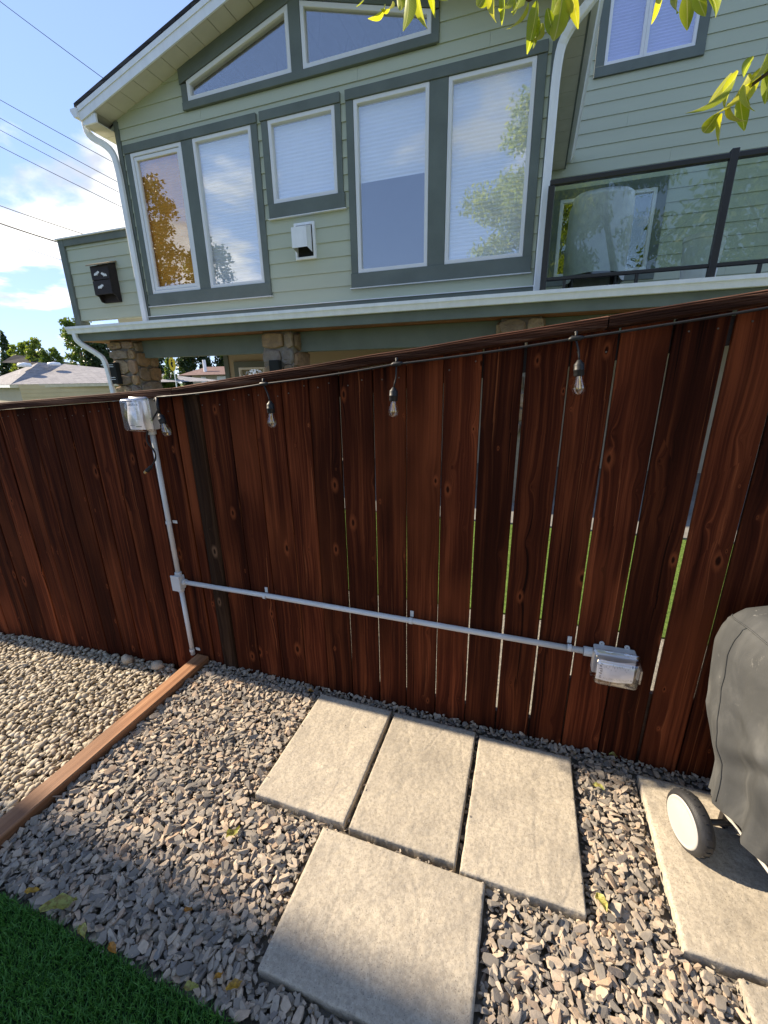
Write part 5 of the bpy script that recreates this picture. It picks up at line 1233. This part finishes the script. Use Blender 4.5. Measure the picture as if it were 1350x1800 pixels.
def near_leaf():
    m = Mat('near_leaf'); oc = m.n('ShaderNodeTexCoord').outputs['Object']; sx = m.n('ShaderNodeSeparateXYZ'); m.l(oc, sx.inputs[0])
    vein = m.math('ABSOLUTE', m.math('SINE', m.math('MULTIPLY', m.math('ADD', sx.outputs[2], m.math('MULTIPLY', m.math('ABSOLUTE', sx.outputs[0], 0), 1.2)), 55)))
    mid = m.sstep(m.math('ABSOLUTE', sx.outputs[0], 0), 0.0, 0.02, 1, 0)
    col = m.ramp(m.orand(), [(0, (0.22, 0.29, 0.02)), (0.5, (0.36, 0.42, 0.03)), (1, (0.46, 0.46, 0.05))])
    col = m.mix(m.math('MULTIPLY', m.sstep(vein, 0.0, 0.35, 0.28, 0), 1.0), col, (0.55, 0.55, 0.16)); col = m.mix(mid, col, (0.58, 0.58, 0.22))
    col = m.mix(m.sstep(m.noise(m.pos(), 60, 4), 0.6, 0.75, 0, 0.3), col, (0.16, 0.12, 0.02))
    m.set(col, 0.4, 0.4); tr = m.n('ShaderNodeBsdfTranslucent'); m.l(m.mix(1.0, col, (1.35, 1.3, 0.4), 'MULTIPLY'), tr.inputs[0])
    x = m.n('ShaderNodeMixShader'); x.inputs[0].default_value = 0.62; m.l(m.b.outputs[0], x.inputs[1]); m.l(tr.outputs[0], x.inputs[2]); m.l(x.outputs[0], m.out.inputs[0]); return m.m
MAT['leaf_near'] = near_leaf()
LV = [leaf_mesh(c, f) for c, f in ((0.3, 0.25), (0.8, 0.4), (-0.4, 0.3), (1.3, 0.55))]
def twig(pts_uv, leaves, y0):
    """pts_uv: twig line in picture coordinates placed at depth y0; leaves: (u, v, length m, lean deg, depth offset)"""
    base = [Vector(P(u, v, y0)) for u, v in pts_uv]
    tw = MB().tube(base, [0.0035*(1-0.6*k/len(base)) for k in range(len(base))], 6).build('twig', MAT['bark'], yt, smooth=True)
    for (u, v, L, lean, dy) in leaves:
        o = bpy.data.objects.new('leaf', random.choice(LV)); C.objects.link(o)
        o.parent = tw; o.matrix_parent_inverse = Matrix.Translation(yt.location).inverted() @ Matrix.Identity(4)
        o.matrix_parent_inverse = Matrix.Identity(4)
        wm = Matrix.Translation(P(u, v, y0+dy)) @ Matrix.Rotation(R(lean), 4, 'Y') @ Matrix.Rotation(R(random.uniform(-25, 25)), 4, 'X') @ Matrix.Rotation(R(random.uniform(-65, 65)), 4, 'Z') @ Matrix.Scale(L, 4)
        bpy.context.view_layer.update()
        o.matrix_parent_inverse = tw.matrix_world.inverted(); o.matrix_basis = wm
ly = 1.05
twig([(600, -90), (680, -25), (745, -30)], [(676, 8, 0.050, 12, 0), (690, 2, 0.048, 8, .02), (700, -22, 0.05, -15, 0), (717, -18, 0.088, -6, -.02), (733, -22, 0.078, -4, .02), (652, -20, 0.05, 30, 0), (752, -35, 0.05, -20, 0), (770, -40, 0.06, -10, 0)], ly)
twig([(1010, -60), (960, -15), (930, 0), (915, -5)], [(945, 2, 0.075, 2, 0), (953, 40, 0.055, 14, 0.02), (940, 35, 0.06, -6, .03), (928, 5, 0.05, 25, 0), (918, -12, 0.055, 10, -.02), (990, -15, 0.085, 4, 0), (975, -18, 0.06, -10, .02), (898, -10, 0.055, 12, 0), (868, -18, 0.07, 6, 0), (884, -25, 0.05, -8, 0), (962, 15, 0.05, -22, 0), (934, 22, 0.05, -25, 0.01), (905, -5, 0.06, -20, 0), (860, -30, 0.06, 25, 0), (1000, -30, 0.06, -25, 0)], ly-0.02)
twig([(1300, -60), (1230, -20), (1200, -15)], [(1170, -28, 0.06, 8, 0), (1192, -12, 0.055, 14, 0), (1207, -12, 0.06, -6, .02), (1222, -18, 0.05, -25, 0), (1240, -15, 0.06, -45, 0), (1150, -40, 0.05, 20, 0)], ly)
twig([(1420, 90), (1350, 128), (1318, 152), (1288, 178), (1276, 195)], [(1348, 95, 0.06, 6, 0), (1325, 100, 0.05, 35, 0), (1316, 130, 0.075, 14, 0), (1298, 125, 0.07, 25, .02), (1310, 150, 0.06, -4, -.02), (1290, 140, 0.075, 38, 0), (1270, 200, 0.065, 8, 0), (1264, 198, 0.06, 34, 0.02), (1282, 180, 0.055, -16, 0), (1300, 165, 0.06, -8, .02), (1338, 120, 0.06, 20, .03), (1286, 128, 0.05, 30, .03), (1355, 105, 0.06, -10, 0)], ly)
# other trees behind the camera, seen in the panes
tree('leafy_tree', 'broad green tree behind the camera mirrored in the second pane', -16.4, -9, -0.3, 9.0, 1.9, MAT['tree_a'], 7000, 0.11, False, None, 34, 0.2)
tree('leafy_tree', 'tall dark tree behind the camera mirrored in the leftmost pane', -19.7, -9, -0.3, 12.2, 2.1, MAT['tree_b'], 9000, 0.11, False, None, 40, 0.2)
tree('leafy_tree', 'bushy tree behind the camera mirrored in the deck glass', 6.5, -7, -0.3, 8.5, 3.6, MAT['tree_a'], 9000, 0.13, False, None, 34, 0.1)
oh = thing('shade_block', 'unseen house-shaped block added left of the yard to shade the lower corner', 'house', (-18, -3, -0.3))  # unseen house shape, added to cast the shade over the lower left corner
HX, HY, HZ = -13.6, 0.985, 9.0
def plan(z): return [(HX, HY, z), (HX-7.5, HY+0.10, z), (HX-13.5, HY-6.2, z), (HX-6.0, HY-6.3, z)]  # footprint skewed so the added block stays out of the pane reflections
b = MB(); b.add(plan(-1.6)+plan(HZ), [(0,3,2,1),(4,5,6,7),(0,1,5,4),(1,2,6,5),(2,3,7,6),(3,0,4,7)]); b.build('wall', simple('grey_stucco', (0.4, 0.39, 0.37), 0.85, 0.2), oh)
pz = plan(HZ+0.003); cxm, cym = sum(p[0] for p in pz)/4, sum(p[1] for p in pz)/4
b = MB(); b.add(pz+[(cxm, cym, HZ+1.6)], [(0,1,4),(1,2,4),(2,3,4),(3,0,4)]); b.build('roof', MAT['dark_roof'], oh)

# ------------------------------------------------------------------ fallen leaves
def fallen(u, v, L, rot, mat, label, z=0.004):
    x, y, zz_ = G(u, v, z); b = MB(); n = 8
    for k in range(n+1):
        t = k/n; w = L*0.27*math.sin(math.pi*min(1, t*0.96+0.02))**1.05*(1.12-0.3*t); cz = 0.16*L*math.sin(t*4+rot)
        for s in (-1, -0.5, 0, 0.5, 1): b.v.append(((t-0.5)*L, w*s*(1+0.12*math.sin(t*17+s*3)), zz_ + L*0.20*abs(s)*(0.7+0.5*math.sin(t*9+s*2+rot*7)) + 0.02*L*random.uniform(-1, 1) + cz))
    for k in range(n):
        for j in range(4): b.f.append((k*5+j, k*5+j+1, k*5+6+j, k*5+5+j))
    c_, s_ = math.cos(rot), math.sin(rot); b.v = [(x+a*c_-q*s_, y+a*s_+q*c_, z_) for a, q, z_ in b.v]
    return tag(b.build('fallen_leaf', MAT[mat], smooth=True), label, 'leaf', 'fallen leaves on the gravel')
fallen(104, 1592, 0.092, 0.9, 'dry_leaf', 'large pale green crumpled leaf at the turf edge', 0.010)
fallen(146, 1638, 0.048, -0.4, 'dry_leaf', 'smaller pale green leaf at the turf edge, below the large one', 0.006)
fallen(410, 1464, 0.060, 1.3, 'dry_leaf', 'yellow-green leaf on sunlit gravel left of the pavers')
fallen(336, 1736, 0.040, 0.5, 'dry_leaf', 'small green leaf on shaded gravel near the turf')
fallen(412, 1733, 0.044, 0.9, 'orange_leaf', 'curled yellow leaf on shaded gravel left of the large paver')
fallen(384, 1716, 0.028, 1.1, 'orange_leaf', 'small orange leaf on shaded gravel near the turf')
fallen(331, 1600, 0.026, 0.6, 'orange_leaf', 'tiny orange leaf in the shaded gravel middle')
fallen(198, 1668, 0.040, -0.2, 'orange_leaf', 'yellow-brown leaf against the turf edge')
fallen(57, 1567, 0.040, 0.7, 'orange_leaf', 'brown leaf on gravel above the turf corner')
fallen(1057, 1587, 0.060, -1.2, 'dry_leaf', 'green leaf on gravel right of the third paver corner')
fallen(1052, 1384, 0.044, -0.2, 'dry_leaf', 'yellow-green leaf on gravel between paver row and grill paver')
fallen(1078, 1328, 0.036, 0.1, 'dry_leaf', 'pale leaf on gravel at the fence foot left of the grill')
fallen(546, 1215, 0.032, 0.3, 'orange_leaf', 'tan leaf on gravel behind the first paver')
